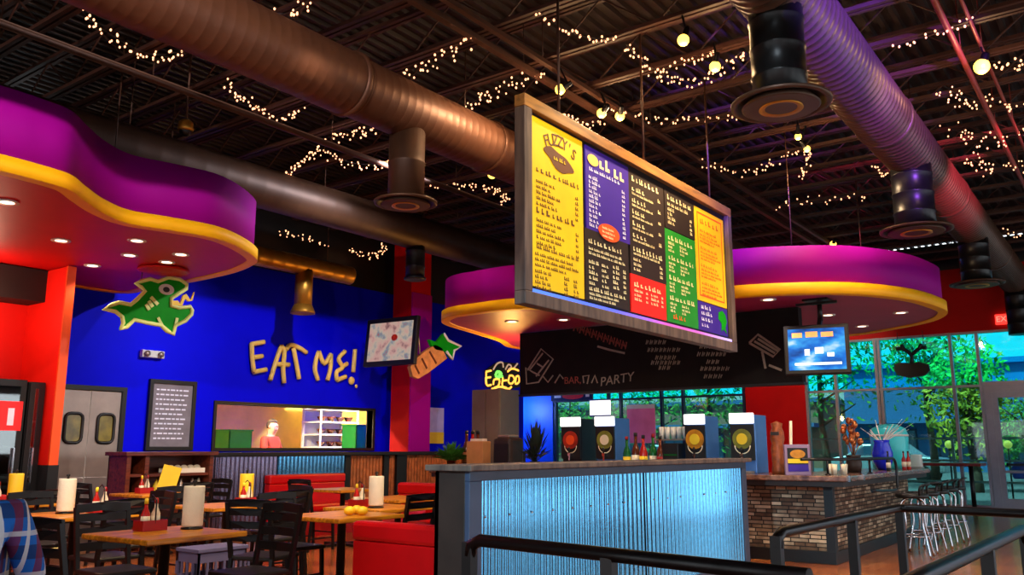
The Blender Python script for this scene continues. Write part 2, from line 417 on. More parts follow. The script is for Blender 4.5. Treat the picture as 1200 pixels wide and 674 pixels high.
# window wall
WZ, TZ = 3.82, 2.63  # wall, its signs and the outside scaled about the camera to a farther depth
mb = MB()
mb.box(XW, XW + .2, -4, 15.9, WZ, 5.25)                      # red band over the glass
mb.box(XW, XW + .2, 6.64, 8.14, 0, WZ)                      # red pier
struct('wall_right', mb, 'red_paint')
struct('wall_right_upper', MB().box(XW + .01, XW + .2, -4, 15.9, 5.25, ZC), 'black_paint')
struct('wall_right_blue', MB().box(XW, XW + .2, 14.0, 15.9, 0, WZ), 'lit_blue_paint')
def window(name, y0, y1, mull, sill, trm=True, top=WZ, fm='alu'):
    f = MB()
    f.box(XW, XW + .12, y0, y1, top - .05, top).box(XW, XW + .12, y0, y1, sill - .06, sill)
    for y in mull: f.box(XW - .01, XW + .12, y - .03, y + .03, sill, top)
    f.box(XW, XW + .12, y0, y1, TZ - .025, TZ + .025)
    o = tag(f.build(name, fm), kind='structure')
    MB().box(XW + .05, XW + .062, y0, y1, TZ + .02, top - .03).build('glass_pane', GLASS_HI, o)
    MB().box(XW + .05, XW + .062, y0, y1, sill, TZ - .02).build('glass_pane', GLASS_LO, o)
    return o
window('window_1', 4.92, 6.64, (6.6, 5.9, 4.96), .1)
window('window_2', 2.8, 4.92, (4.88, 3.37, 2.84), .1)
window('window_3', 8.14, 14.0, (8.19, 9.87, 10.5, 11.75, 12.14, 13.91), .6, fm='navy_frame')
# glass door, transom above, and the storefront beyond it
f = MB()
f.box(XW - .02, XW + .12, 2.65, 2.8, 0, TZ + .05).box(XW - .02, XW + .12, 1.21, 1.34, 0, TZ + .05).box(XW - .02, XW + .12, 1.34, 2.65, 2.48, TZ + .05)
f.box(XW, XW + .1, 2.55, 2.65, .02, 2.48).box(XW, XW + .1, 1.34, 1.44, .02, 2.48).box(XW, XW + .1, 1.44, 2.55, 2.36, 2.48).box(XW, XW + .1, 1.44, 2.55, .02, .25).box(XW, XW + .1, 1.44, 2.55, .78, .83)
d = tag(f.build('door_1', 'alu'), kind='structure')
MB().box(XW + .04, XW + .052, 1.44, 2.55, .25, 2.36).build('glass_pane', GLASS_LO, d)
MB().box(XW - .1, XW - .05, 1.5, 2.5, .93, .98).box(XW - .1, XW, 2.46, 2.5, .92, .99).box(XW - .1, XW, 1.5, 1.54, .92, .99).build('push_bar', 'black_metal', d)
f = MB().box(XW, XW + .12, -4, 2.8, WZ - .05, WZ).box(XW, XW + .12, 1.21, 2.8, TZ + .05, TZ + .08)
for y in (-4, -2.3, -.6, .6): f.box(XW, XW + .12, y, y + .06, 0, WZ)
f.box(XW, XW + .12, -4, 1.21, TZ - .025, TZ + .025)
w4 = tag(f.build('window_4', 'alu'), kind='structure')
MB().box(XW + .05, XW + .062, -4, 2.8, TZ + .08, WZ - .03).build('glass_pane', GLASS_HI, w4)
MB().box(XW + .05, XW + .062, -4, 1.21, .05, TZ - .02).build('glass_pane', GLASS_LO, w4)
# unseen street side wall; piers and openings shaped for reflections in the corrugated metal
mb = MB().box(-4, XW + .1, -4.2, -4, 3.4, ZC).box(-4, XW + .1, -4.2, -4, 0, .03)
for x0, x1 in ((-4, -1.2), (1.6, 3.6), (5.6, 6.6), (8.4, 9.0), (11.6, 12.4), (15.2, 15.8), (18.6, XW + .1)): mb.box(x0, x1, -4.2, -4, .03, 3.4)
struct('wall_front', mb, 'red_paint')
mb = MB().box(-4.2, -4, -4.2, 12.54, 3.2, ZC).box(-4.2, -4, -4.2, 12.54, 0, .03)  # unseen wall, closed between openings for contrast in the metal's reflections
for y0, y1 in ((-4.2, -3.2), (-1.2, .2), (2.6, 4.2), (6.8, 12.54)): mb.box(-4.2, -4, y0, y1, .03, 3.2)
struct('wall_street', mb, 'dark_wall')

# ------------------------------------------------ double door to the kitchen
MB_ = MB().box(DX0 - .06, DX0, YW - .04, YW + .14, 0, DZ + .06).box(DX1, DX1 + .06, YW - .04, YW + .14, 0, DZ + .06).box(DX0, DX1, YW - .04, YW + .14, DZ, DZ + .06)
d = tag(MB_.build('door_2', 'black_paint'), kind='structure')
xm = (DX0 + DX1) / 2 + .01
for x0, x1 in ((DX0 + .01, xm - .006), (xm + .006, DX1 - .01)):
    lf = MB().box(x0, x1, YW - .01, YW + .04, .02, DZ - .01).box(x0, x1, YW - .014, YW - .01, .02, .9).build('door_leaf', 'steel', d, .004)
    xc = (x0 + x1) / 2 + .02
    def rr(cx, cz, w, h, r, y): 
        return [(cx + sx * (w - r) + r * math.cos(a), y, cz + sz * (h - r) + r * math.sin(a)) for sx, sz, a0 in ((1, 1, 0), (-1, 1, 90), (-1, -1, 180), (1, -1, 270)) for a in (R(a0), R(a0 + 30), R(a0 + 60), R(a0 + 90))]
    MB().tube(rr(xc, 1.57, .12, .2, .07, YW - .02), .022, 8, True).build('porthole_frame', 'black_paint', lf)
    MB().prism(rr(xc, 1.57, .11, .19, .07, YW - .016), (0, .004, 0)).build('porthole_glass', mat('amber_porthole', (120, 104, 34), .15, var=.5, scale=7), lf)

# ------------------------------------------------ kitchen seen through the hatch
struct('wall_kitchen', MB().box(7.2, 14.6, 14.5, 14.6, 0, 2.9).box(7.1, 7.2, 12.04, 14.6, 0, 2.9).box(14.6, 14.7, 12.04, 14.6, 0, 2.9), 'kitchen_tan')
struct('ceiling_kitchen', MB().box(7.1, 14.7, 12.04, 14.6, 2.9, 3.0), 'white_plastic')
t = thing('vent_hood', 'long tan steel vent hood along the top of the kitchen hatch view', 'hood', (10.0, 13.9, 2.0))
MB().prism([(8.2, 13.4, 2.25), (8.2, 14.45, 2.25), (8.2, 14.45, 2.75), (8.2, 13.8, 2.75)], (3.6, 0, 0)).build('hood_body', 'kitchen_tan', t)
MB().box(8.2, 11.8, 13.38, 13.44, 2.2, 2.3).build('hood_lip', 'chrome', t)
t = thing('kitchen_shelf', 'white wire shelf of bowls glowing inside the kitchen hatch', 'shelf', (12.0, 13.6, 0))
f = MB()
for x in (11.7, 12.7):
    for y in (13.4, 13.9): f.cyl((x, y, 0), (x, y, 2.3), .02)
f.build('post', 'white_plastic', t)
for z in (1.3, 1.55, 1.8, 2.05): MB().box(11.68, 12.72, 13.38, 13.92, z, z + .03).build('shelf_board', 'white_plastic', t)
MB().box(11.68, 12.72, 13.93, 13.95, 1.0, 2.3).build('back_panel', 'white_plastic', t)
k = 0
for z in (1.33, 1.58, 1.83):
    for x in (11.85, 12.1, 12.35, 12.58):
        b = MB().lathe([(.045, 0), (.09, .08), (.095, .1), (.08, .1), (.04, .015)], (x, 13.55, z)).build('bowl', 'bottle_brown'); k += 1
        tag(b, 'brown bowl standing on the white wire shelf in the kitchen', 'bowl', 'bowls on the kitchen shelf')
for (x0, x1, z1, lab) in ((8.5, 8.95, 1.58, 'green plastic crate at the left end of the kitchen hatch'), (11.35, 11.75, 1.72, 'taller green plastic crate at the right end of the kitchen hatch')):
    y0 = 12.35 if x0 < 9 else 12.3; sh = (y0 - 11.9) * .72
    x0 += sh; x1 += sh
    t = thing('crate', lab, 'crate', ((x0 + x1) / 2, y0 + .2, 1.2), 'green crates in the kitchen hatch')
    MB().box(x0, x1, y0, y0 + .02, 1.2, z1).box(x0, x1, y0 + .38, y0 + .4, 1.2, z1).box(x0, x0 + .02, y0, y0 + .4, 1.2, z1).box(x1 - .02, x1, y0, y0 + .4, 1.2, z1).box(x0, x1, y0, y0 + .4, 1.2, 1.22).build('crate_body', 'green_plastic', t, .004)
    MB().box(x0 - .015, x1 + .015, y0 - .015, y0 + .415, z1, z1 + .025).build('lid', 'green_plastic', t)
t = thing('prep_counter', 'steel kitchen counter running just inside the hatch', 'counter', (10.5, 12.5, 0))
MB().box(8.3, 13.4, 12.1, 12.95, 1.14, 1.2).build('counter_top', 'steel', t)
MB().box(8.35, 13.35, 12.14, 12.9, .1, 1.14).build('counter_base', 'steel', t)

# ================================================================= ceiling steel
for k in range(21):
    X = 2.6 + .868 * k
    mb = MB()
    for z in (5.31, 5.78):
        for s in (-.035, .035): mb.box(X + s - .022, X + s + .022, -3.9, 11.85 if X < 16.5 else 15.85, z - .02, z + .02)
    y = -3.8; up = False
    while y < (11.2 if X < 16.5 else 15.2):
        mb.bar((X, y, 5.78 if up else 5.31), (X, y + .6, 5.31 if up else 5.78), .015); up = not up; y += .6
    tag(mb.build('ceiling_beam', 'joist_paint'), 'open-web steel joist crossing under the dark roof deck', 'joist', 'roof joists', 'structure')
for nm, y, z, r, m, lab in (('track_rail', 4.86, 5.22, .035, 'dark_pipe', 'brown lighting track running above the menu board'),
                            ('track_rail', 4.62, 5.22, .028, 'dark_pipe', 'thinner brown lighting track beside the one above the menu board'),
                            ('ceiling_pipe', 7.8, 5.0, .04, 'dark_pipe', 'brown pipe running left of the wide brown duct'),
                            ('ceiling_pipe', 1.12, 5.2, .03, 'red_pipe', 'reddish sprinkler pipe passing the bright spot lamp at top right'),
                            ('ceiling_pipe', .93, 5.22, .018, 'red_pipe', 'thin reddish conduit at top right beside the sprinkler pipe')):
    t = thing(nm, lab, 'pipe' if 'pipe' in nm else 'track', (8, y, z))
    (MB().cyl((-1, y, z), (20.95, y, z), r, n=10) if 'pipe' in nm else MB().box(-1, 20.95, y - r, y + r, z - r * .8, z + r * .8)).build('pipe_run' if 'pipe' in nm else 'rail', m, t)
    for x in (2, 4.4, 6.8, 9.2, 11.6, 14, 16.4, 18.8): MB().cyl((x, y, z), (x, y, ZC), .006, n=6).build('hanger_rod', m, t)

# ================================================================= ducts
def spiral_duct(mb, y, z, r, x0, x1, pitch=.11, rib=.007, n=28):
    pts = []; rs = []; x = x0
    while x < x1:
        for dx, dr in ((0, 0), (pitch * .8, 0), (pitch * .85, rib), (pitch * .95, rib)):
            pts.append((x + dx, y, z)); rs.append(r + dr)
        x += pitch
    return mb.tube(pts, rs, n)
def diffuser(root, x, y, z, r, m):
    d = MB().lathe([(r * .5, .06), (r * .62, .03), (r, .012), (r, -.005), (r * .93, -.012), (r * .86, .0), (r * .84, .03), (r * .62, .045)], (x, y, z), 32).build('diffuser', m, root)
    MB().lathe([(r * .74, -.03), (r * .78, -.02), (r * .66, .03), (r * .5, .04), (r * .5, .03), (r * .64, .02)], (x, y, z), 32).build('cone_ring', m, d)
    MB().lathe([(.0001, -.02), (r * .16, -.016), (r * .2, -.005), (r * .34, -.034), (r * .44, -.036), (r * .4, .02), (r * .3, .03)], (x, y, z), 32).build('cone_plug', 'duct_gold', d)  # gold plug: warm reflected light on the cone put into its colour
def neck(root, x, y, z0, z1, r, m, ribs=3):
    prof = [(r, z0)]
    for k in range(ribs):
        z = z0 + (z1 - z0) * (k + .7) / (ribs + .4); prof += [(r, z), (r + .008, z + .01), (r + .008, z + .025), (r, z + .035)]
    MB().lathe(prof + [(r, z1)], (x, y, 0), 28).build('drop_neck', m, root)
t = thing('air_duct', 'wide brown round duct crossing the ceiling from top left to behind the menu board', 'duct', (5, 5.82, 4.73))
spiral_duct(MB(), 5.82, 4.73, .305, -1.5, 5.25, .11, .0012).build('duct_run', 'duct_brown', t)
spiral_duct(MB(), 5.82, 4.73, .295, 5.25, 15.6, .11, .0012).build('duct_run', 'duct_brown', t)
MB().lathe([(.3, -.03), (.325, -.02), (.325, .02), (.3, .03)], (5.25, 5.82, 4.73), 32, True, Matrix.Rotation(PI / 2, 4, 'Y')).build('joint_collar', 'duct_brown', t)
MB().lathe([(.3, -.03), (.312, -.02), (.312, .02), (.3, .03)], (7.4, 5.82, 4.73), 32, True, Matrix.Rotation(PI / 2, 4, 'Y')).build('joint_collar', 'duct_brown', t)
neck(t, 6.08, 5.82, 3.78, 4.5, .185, 'duct_bronze', 1); diffuser(t, 6.08, 5.82, 3.74, .32, 'duct_bronze')
t = thing('air_duct', 'ribbed silver round duct lit violet descending the right side of the ceiling', 'duct', (9, 1.95, 4.79))
spiral_duct(MB(), 1.95, 4.79, .295, 1.0, 20.9, .11, .009, 32).build('duct_run', 'duct_silver', t)
for x in (5.15, 9.4, 12.9, 17.4): MB().lathe([(.29, -.03), (.315, -.02), (.315, .02), (.29, .03)], (x, 1.95, 4.79), 32, True, Matrix.Rotation(PI / 2, 4, 'Y')).build('joint_collar', 'duct_silver', t)
for x, z, r, rd in ((6.03, 3.82, .2, .365), (10.65, 3.81, .225, .4), (15.1, 3.86, .22, .4), (20.55, 3.6, .22, 0)):
    neck(t, x, 1.95, z + .03, 4.62, r, 'duct_black')
    if rd: diffuser(t, x, 1.95, z, rd, 'duct_silver' if x < 8 else 'duct_bronze')
t = thing('air_duct', 'dark bronze round duct running above the purple left canopy towards the red pillar', 'duct', (8, 9.28, 4.75))
spiral_duct(MB(), 9.28, 4.75, .28, -1, 15.6, .3, .001).build('duct_run', 'duct_bronze', t)
neck(t, 9.95, 9.28, 3.98, 4.6, .155, 'black_paint', 2)
MB().lathe([(.155, -.02), (.18, -.01), (.18, .02), (.155, .03)], (9.95, 9.28, 3.98), 24).build('neck_flange', 'black_paint', t)
t = thing('air_duct', 'short golden duct with a drop against the blue wall left of the lettering', 'duct', (9, 11.0, 4.27))
spiral_duct(MB(), 11.0, 4.27, .155, 6.9, 10.0, .25, .003, 20).build('duct_run', 'duct_gold', t)
MB().lathe([(.145, 3.62), (.145, 4.2)], (9.12, 11.0, 0), 24).build('drop_neck', 'duct_gold', t)
MB().lathe([(.145, 3.62), (.2, 3.5), (.2, 3.47), (.14, 3.5)], (9.12, 11.0, 0), 24).build('drop_collar', 'duct_gold', t)
DUCTS = {round(o.location.y, 2): o for o in C.objects if o.get('category') == 'duct'}
for y, z, xs in ((11.0, 4.4, (7.4, 9.6)), (9.28, 5.0, (2, 5, 8, 11, 14)), (5.82, 5.0, (1.5, 4, 7, 10, 13)), (1.95, 5.05, (2, 5, 8, 11, 14))):
    for x in xs: MB().cyl((x, y, z - .1), (x, y, ZC), .007, n=6).build('hanger_rod', 'dark_pipe', DUCTS[y])

# ================================================================= canopies
def canopy(label, loop, z0, z1, soffit, cans, loc, slope=0.):
    t = thing('ceiling_canopy', label, 'canopy', loc)
    cen = Vector((sum(p[0] for p in loop) / len(loop), sum(p[1] for p in loop) / len(loop), 0))
    L = [Vector((p[0], p[1], 0)) for p in smooth_loop([(x, y, 0) for x, y in loop], 7)]; n = len(L)
    ar = sum(L[i].x * L[(i + 1) % n].y - L[(i + 1) % n].x * L[i].y for i in range(n)); sg = 1 if ar > 0 else -1
    def off(d):
        out = []
        for i in range(n):
            tt = (L[(i + 1) % n] - L[i - 1]).normalized(); out.append(L[i] + Vector((tt.y, -tt.x, 0)) * d * sg)
        return out
    def wall(name, z_a, z_b, d_out, d_in, m):
        o, q = off(d_out), off(d_in); vs = [Vector((p.x, p.y, z)) for ring, z in ((o, z_a), (o, z_b), (q, z_b), (q, z_a)) for p in ring]; fs = []; sm = []
        for i in range(n):
            j = (i + 1) % n
            for k in range(4):
                fs.append((k * n + i, k * n + j, ((k + 1) % 4) * n + j, ((k + 1) % 4) * n + i)); sm.append(k in (0, 2))
        return MB().add(vs, fs, sm).build(name, m, t)
    wall('fascia', z0 + .13, z1, -.05, -.1, 'purple_paint')
    wall('edge_band', z0, z0 + .14, 0, -.12, 'yellow_paint')
    MB().prism([(p.x, p.y, z0 + .015) for p in off(-.03)], (0, 0, .04)).build('underside', soffit, t)
    MB().prism([(p.x, p.y, z1 - .06) for p in off(-.08)], (0, 0, .04)).build('top_panel', 'dark_wall', t)
    for x, y in cans:
        c = MB().lathe([(.06, 0), (.095, 0), (.1, -.008), (.095, -.014), (.06, -.01)], (x, y, z0 + .014), 20).build('recessed_light', 'white_plastic', t)
        MB().lathe([(.0001, 0), (.062, 0), (.062, .006)], (x, y, z0 + .004), 16).build('lamp_lens', 'can_glow', c)
    return t
loopL = [(2.86, 7.24), (3.13, 7.25), (3.44, 7.31), (3.71, 7.55), (4.02, 7.81), (4.37, 7.97), (4.77, 7.88), (5.23, 7.81), (5.66, 7.96), (6.13, 8.28), (6.33, 8.57), (6.5, 9.2), (6.55, 10.1), (6.5, 11.0), (6.42, 11.8), (5.2, 11.82), (3.4, 11.82), (1.6, 11.82), (.4, 11.8), (.3, 10.4), (.5, 9), (1.0, 7.9), (1.7, 7.42), (2.3, 7.26)]
CANS_L = [(3.32, 8.18), (4.34, 9.27), (4.83, 8.61), (5.17, 9.35), (5.5, 8.83), (5.64, 9.34), (5.21, 10.26)]
canL = canopy('wavy purple canopy with yellow edge over the dining tables at the left', loopL, 3.5, 4.23, 'soffit_red', CANS_L, (4, 9, 3.5))
MB().lathe([(.12, 0), (.3, -.012), (.31, -.03), (.28, -.04), (.2, -.022), (.12, -.03), (.0001, -.036)], (5.85, 9.75, 3.515), 28).build('round_vent', 'soffit_red', canL)
loopR = [(9.47, 8.24), (9.0, 7.75), (8.92, 7.17), (8.93, 6.58), (9.19, 6.22), (9.8, 5.9), (10.15, 5.3), (10.05, 4.6), (9.8, 3.88), (10.29, 2.81), (11.15, 2.24), (12.11, 2.03), (12.81, 2.05), (13.55, 2.41), (14.16, 3.13), (14.52, 3.88), (14.7, 5.5), (14.3, 7.5), (13.3, 9.0), (12.5, 9.25), (11.6, 8.85), (10.55, 8.55)]
CANS_R = [(10.28, 3.63), (12.0, 3.41), (12.37, 2.55), (13.43, 3.33), (9.9, 7.3), (10.2, 6.6)]
canR = canopy('wavy purple canopy with yellow edge above the bar', loopR, 3.1, 3.7, 'soffit_plum', CANS_R, (11, 5, 3.1))
for x, y in ((2.0, 8.6), (3.4, 9.0), (4.6, 8.8), (5.8, 9.7), (3, 10.8)): MB().cyl((x, y, 4.17), (x, y, ZC), .008, n=6).build('hanger_rod', 'dark_pipe', canL)
for x, y in ((10.2, 7.2), (10.6, 3.4), (13.2, 3.2), (12.6, 7.8)): MB().cyl((x, y, 3.64), (x, y, ZC), .008, n=6).build('hanger_rod', 'dark_pipe', canR)

# ================================================================= menu board
YB = 3.6
bd = thing('menu_board', 'large framed hanging menu board with yellow, purple, brown, red and green panels', 'menu board', (7.0, YB, 2.34))
BX0, BX1, BZ0, BZ1 = 4.98, 9.0, 2.335, 3.965
MB().box(BX0, BX1, YB - .05, YB + .05, BZ1 - .1, BZ1).build('frame_rail', 'frame_wood_lit', bd, .006)
MB().box(BX0, BX1, YB - .05, YB + .05, BZ0, BZ0 + .1).build('frame_rail', 'frame_grey_wood', bd, .006)
MB().box(BX0, BX0 + .1, YB - .049, YB + .049, BZ0 + .1, BZ1 - .1).build('frame_stile', 'frame_grey_wood', bd, .006)
MB().box(BX1 - .1, BX1, YB - .049, YB + .049, BZ0 + .1, BZ1 - .1).build('frame_stile', 'frame_grey_wood', bd, .006)
MB().box(BX0 + .05, BX1 - .05, YB, YB + .045, BZ0 + .05, BZ1 - .05).build('backing', 'black_paint', bd)
MB().box(BX0 + .1, BX1 - .1, YB - .03, YB - .005, BZ0 + .1, BZ0 + .13).build('light_strip', 'menu_tube', bd)
YP = YB - .014
def panel(name, x0, x1, z0, z1, m): return MB().box(x0, x1, YP, YB, z0, z1).build(name, m, bd)
def words(mb, x0, x1, z, h, fill=1., seed=0, wmin=.03, wmax=.1):
    """one row of small print on a printed panel"""
    q = random.Random(seed); x = x0; end = x0 + (x1 - x0) * fill
    while x < end - .02:
        w = min(q.uniform(wmin, wmax), end - x)
        k = max(1, int(w / (h * .75)))
        for i in range(k):
            a = x + w * i / k; hh = h * q.choice((.7, .8, 1.)); b = a + w / k * .72
            mb.box(a, b, YP - .003, YP - .0005, z, z + hh * .32).box(a, a + (b - a) * .45, YP - .003, YP - .0005, z + hh * .32, z + hh)
        x += w + h * .55
def rows(mb, x0, x1, ztop, n, dz, h, fills, seed):
    for k in range(n): words(mb, x0, x1, ztop - dz * k - h, h, fills[k % len(fills)], seed * 31 + k)
UX, UZ = (1, 0, 0), (0, 0, 1)
p = panel('yellow_panel', 5.1, 5.86, 2.49, 3.84, 'yellow_print')
tx = MB()
for k, ch in enumerate("FUZZY'S"):
    a = (k - 3) / 3; tx.text(ch, .14, (5.52 + a * .2, YP - .001, 3.73 - .05 * a * a - .0 * a), (math.cos(a * .45), 0, -math.sin(a * .45)), (math.sin(a * .45), 0, math.cos(a * .45)), .003)
tx.build('lettering', 'ink_brown', p)
e = MB().prism([(5.5 + .2 * math.cos(a) * (1 + .12 * math.cos(4 * a)), YP - .001, 3.57 + .075 * math.sin(a) * (1 + .2 * math.sin(3 * a)) - .12 * math.cos(a) * .3) for a in [2 * PI * k / 28 for k in range(28)]], (0, -.003, 0)).build('emblem', 'ink_brown', p)
tx = MB(); words(tx, 5.42, 5.6, 3.56, .03, 1, 17)
for v in tx.v: v.y -= .004
tx.build('small_print', 'label_yellow', e)
tx = MB(); words(tx, 5.18, 5.8, 3.4, .04, 1, 1); rows(tx, 5.18, 5.6, 3.34, 5, .045, .026, (.7, .5, .8, .6), 2)
words(tx, 5.18, 5.8, 3.07, .045, .95, 3); rows(tx, 5.18, 5.62, 3.03, 5, .045, .026, (.8, .6, .9), 4)
words(tx, 5.18, 5.78, 2.79, .03, 1, 5)
rows(tx, 5.16, 5.78, 2.76, 3, .042, .024, (.9, 1, .7), 6); rows(tx, 5.16, 5.38, 2.63, 6, .042, .028, (1, .8, .95), 7)
rows(tx, 5.56, 5.64, 2.63, 6, .042, .028, (1,), 8); rows(tx, 5.7, 5.78, 2.63, 6, .042, .028, (1,), 9); rows(tx, 5.74, 5.79, 3.33, 5, .045, .026, (1,), 10); rows(tx, 5.74, 5.79, 3.02, 5, .045, .026, (1,), 11)
tx.build('small_print', 'ink_brown', p)
p = panel('purple_panel', 5.91, 6.66, 3.1, 3.83, 'purple_print')
tx = MB(); words(tx, 6.14, 6.34, 3.68, .1, 1, 15, .2, .21); words(tx, 6.39, 6.6, 3.66, .1, 1, 16, .2, .22); tx.build('lettering', 'ink_cream', p)
MB().prism([(6.03 + .09 * math.cos(2 * PI * k / 20), YP - .001, 3.72 + .05 * math.sin(2 * PI * k / 20)) for k in range(20)], (0, -.004, 0)).build('emblem', 'sign_gold', p)
tx = MB(); words(tx, 5.97, 6.5, 3.62, .03, 1, 12); rows(tx, 5.96, 6.16, 3.58, 11, .042, .03, (.8, .95, .7, 1), 13); rows(tx, 6.53, 6.59, 3.58, 11, .042, .028, (1,), 14)
tx.build('small_print', 'ink_white', p)
o = MB().prism([(6.28 + .18 * math.cos(2 * PI * k / 32), YP - .001, 3.13 + .075 * math.sin(2 * PI * k / 32)) for k in range(32)], (0, -.006, 0)).build('oval_badge', 'orange_paint', bd)
tx = MB()
for k in range(3): words(tx, 6.16, 6.4, 3.15 - k * .035, .02, .9, 20 + k)
for v in tx.v: v.y -= .006
tx.build('small_print', 'ink_cream', o)
p = panel('brown_panel', 5.88, 6.62, 2.49, 3.1, 'brown_print')
tx = MB(); words(tx, 5.94, 6.56, 2.98, .04, .9, 30); rows(tx, 5.94, 6.56, 2.95, 2, .04, .024, (.9, 1), 31)
rows(tx, 5.94, 6.12, 2.84, 5, .045, .03, (.9, .7, 1), 32); rows(tx, 6.15, 6.28, 2.84, 5, .045, .028, (.9, .6), 33); rows(tx, 6.34, 6.46, 2.86, 5, .045, .03, (.9, 1), 34); rows(tx, 6.52, 6.57, 2.84, 5, .045, .028, (1,), 35)
words(tx, 5.94, 6.56, 2.58, .035, 1, 36); rows(tx, 5.94, 6.5, 2.565, 2, .035, .022, (.9, .8), 37)
tx.build('small_print', 'ink_cream', p)
p = panel('brown_panel', 6.66, 7.37, 2.84, 3.82, 'brown_print')
tx = MB(); words(tx, 6.72, 7.3, 3.72, .05, .95, 40); z = 3.68
for k in range(5):
    words(tx, 6.72, 7.3, z - .05, .042, .45, 41 + k); rows(tx, 6.72, 7.25, z - .065, 1, .03, .022, (.8,), 50 + k); words(tx, 7.24, 7.3, z - .05, .035, 1, 60 + k, .05, .06); z -= .11
words(tx, 6.72, 7.3, 3.06, .045, 1, 66); rows(tx, 6.72, 7.3, 3.05, 1, .04, .024, (.9,), 67); rows(tx, 6.72, 6.9, 3.0, 3, .045, .03, (.9, 1, .7), 68); rows(tx, 7.24, 7.3, 3.0, 3, .045, .028, (1,), 69)
tx.build('small_print', 'ink_cream', p)
p = panel('red_panel', 6.66, 7.35, 2.49, 2.84, 'red_print')
tx = MB(); words(tx, 6.72, 7.28, 2.73, .045, .95, 70); rows(tx, 6.72, 6.9, 2.71, 3, .04, .026, (.9, .7), 71); rows(tx, 6.94, 6.98, 2.71, 3, .04, .026, (1,), 72); rows(tx, 7.04, 7.2, 2.71, 3, .04, .026, (.9, 1), 73); rows(tx, 7.25, 7.29, 2.71, 3, .04, .026, (1,), 74)
tx.build('small_print', 'ink_cream', p)
p = panel('brown_panel', 7.39, 8.07, 3.42, 3.82, 'brown_print')
tx = MB(); words(tx, 7.45, 8.0, 3.72, .05, 1, 80); words(tx, 7.45, 8.0, 3.66, .035, .9, 81); rows(tx, 7.45, 7.62, 3.64, 4, .045, .032, (.9, .7, 1), 82); rows(tx, 7.96, 8.01, 3.62, 4, .045, .032, (1,), 83)
tx.build('small_print', 'ink_cream', p)
p = panel('green_panel', 7.37, 8.07, 2.49, 3.41, 'green_print')
tx = MB(); z = 3.36
for k in range(4):
    words(tx, 7.44, 8.0, z - .05, .045, 1, 90 + k); rows(tx, 7.44, 7.6, z - .07, 3, .036, .026, (.9, .7, .8), 94 + k); rows(tx, 7.7, 7.9, z - .07, 3, .036, .026, (.8, 1, .6), 98 + k); z -= .2
tx.build('small_print', 'ink_cream', p)
tx = MB(); words(tx, 7.5, 7.8, 2.53, .05, 1, 104); tx.build('small_print', 'orange_paint', p)
p = panel('yellow_panel', 8.08, 8.84, 2.8, 3.8, 'yellow_print')
MB().box(8.14, 8.78, YP - .002, YP, 3.74, 3.755).box(8.14, 8.78, YP - .002, YP, 2.85, 2.865).box(8.14, 8.155, YP - .002, YP, 2.865, 3.74).box(8.765, 8.78, YP - .002, YP, 2.865, 3.74).build('border', 'orange_paint', p)
tx = MB(); words(tx, 8.22, 8.7, 3.64, .055, 1, 110)
for k, z in enumerate((3.59, 3.4, 3.21, 3.02)):
    words(tx, 8.2, 8.7, z - .04, .03, .9, 111 + k); rows(tx, 8.2, 8.72, z - .06, 3, .036, .022, (.9, 1, .7), 115 + k)
tx.build('small_print', mat('ink_orange', (214, 96, 10), .6), p)
p = panel('purple_panel', 8.08, 8.84, 2.49, 2.79, 'purple_print')
tx = MB(); rows(tx, 8.16, 8.46, 2.76, 4, .062, .042, (.8, 1, .9, .6), 120); tx.build('small_print', 'ink_white', p)
MB().prism([(8.72 + a, YP - .001, 2.63 + b) for a, b in ((-.12, .1), (-.02, .13), (.06, .09), (.09, .02), (.04, -.05), (.08, -.11), (-.01, -.07), (-.06, -.1), (-.05, -.02), (-.13, .03))], (0, -.003, 0)).build('picture', 'fish_green', p)
for x in (5.53, 7.0, 8.53): MB().cyl((x, YB, BZ1), (x, YB, 5.35), .012, n=8).build('hanger_rod', 'dark_pipe', bd)
# ================================================================= low walls and bar
def corrugated(mb, x0, x1, y, z0, z1, pitch=.076, amp=.015, seg=8):
    n = int((x1 - x0) / pitch * seg); vs = []; 
    for z in (z0, z1):
        vs += [(x0 + (x1 - x0) * k / n, y - amp * math.cos(2 * PI * (x1 - x0) * k / n / pitch), z) for k in range(n + 1)]
    return mb.add(vs, [(k, k + 1, n + 2 + k, n + 1 + k) for k in range(n)], True)
t = thing('partition_counter', 'slate-trimmed half wall faced with blue-lit corrugated metal under the menu board', 'half wall', (6.8, 3.75, 0))
MB().box(4.5, 9.1, 3.64, 3.86, 0, 1.12).build('core', 'dark_wood', t)
MB().box(4.42, 9.2, 3.6, 3.64, 1.085, 1.15).box(4.42, 4.55, 3.6, 3.64, .12, 1.085).box(9.08, 9.2, 3.6, 3.64, .12, 1.085).box(4.42, 9.2, 3.6, 3.64, 0, .12).build('face_frame', 'slate_trim', t, .004)
corrugated(MB(), 4.55, 6.85, 3.628, .12, 1.085).build('corrugated_sheet', 'galvanised_blue_lit', t)
corrugated(MB(), 6.85, 9.08, 3.622, .12, 1.085).build('corrugated_sheet', 'galvanised_blue_lit', t)
f = MB()
for x in [4.6 + .27 * k for k in range(17)]:
    for z in (.85,): f.ball((x, 3.612, z), .009, 6, 4)
f.build('screw_row', 'chrome', t)
MB().box(4.42, 4.5, 3.64, 3.9, 0, 1.15).box(9.1, 9.2, 3.64, 3.9, 0, 1.15).box(4.42, 9.2, 3.86, 3.9, 0, 1.15).build('end_panel', 'dark_wood', t, .004)
MB().box(4.37, 9.25, 3.55, 3.95, 1.15, 1.19).build('cap', 'frame_grey_wood', t, .006)

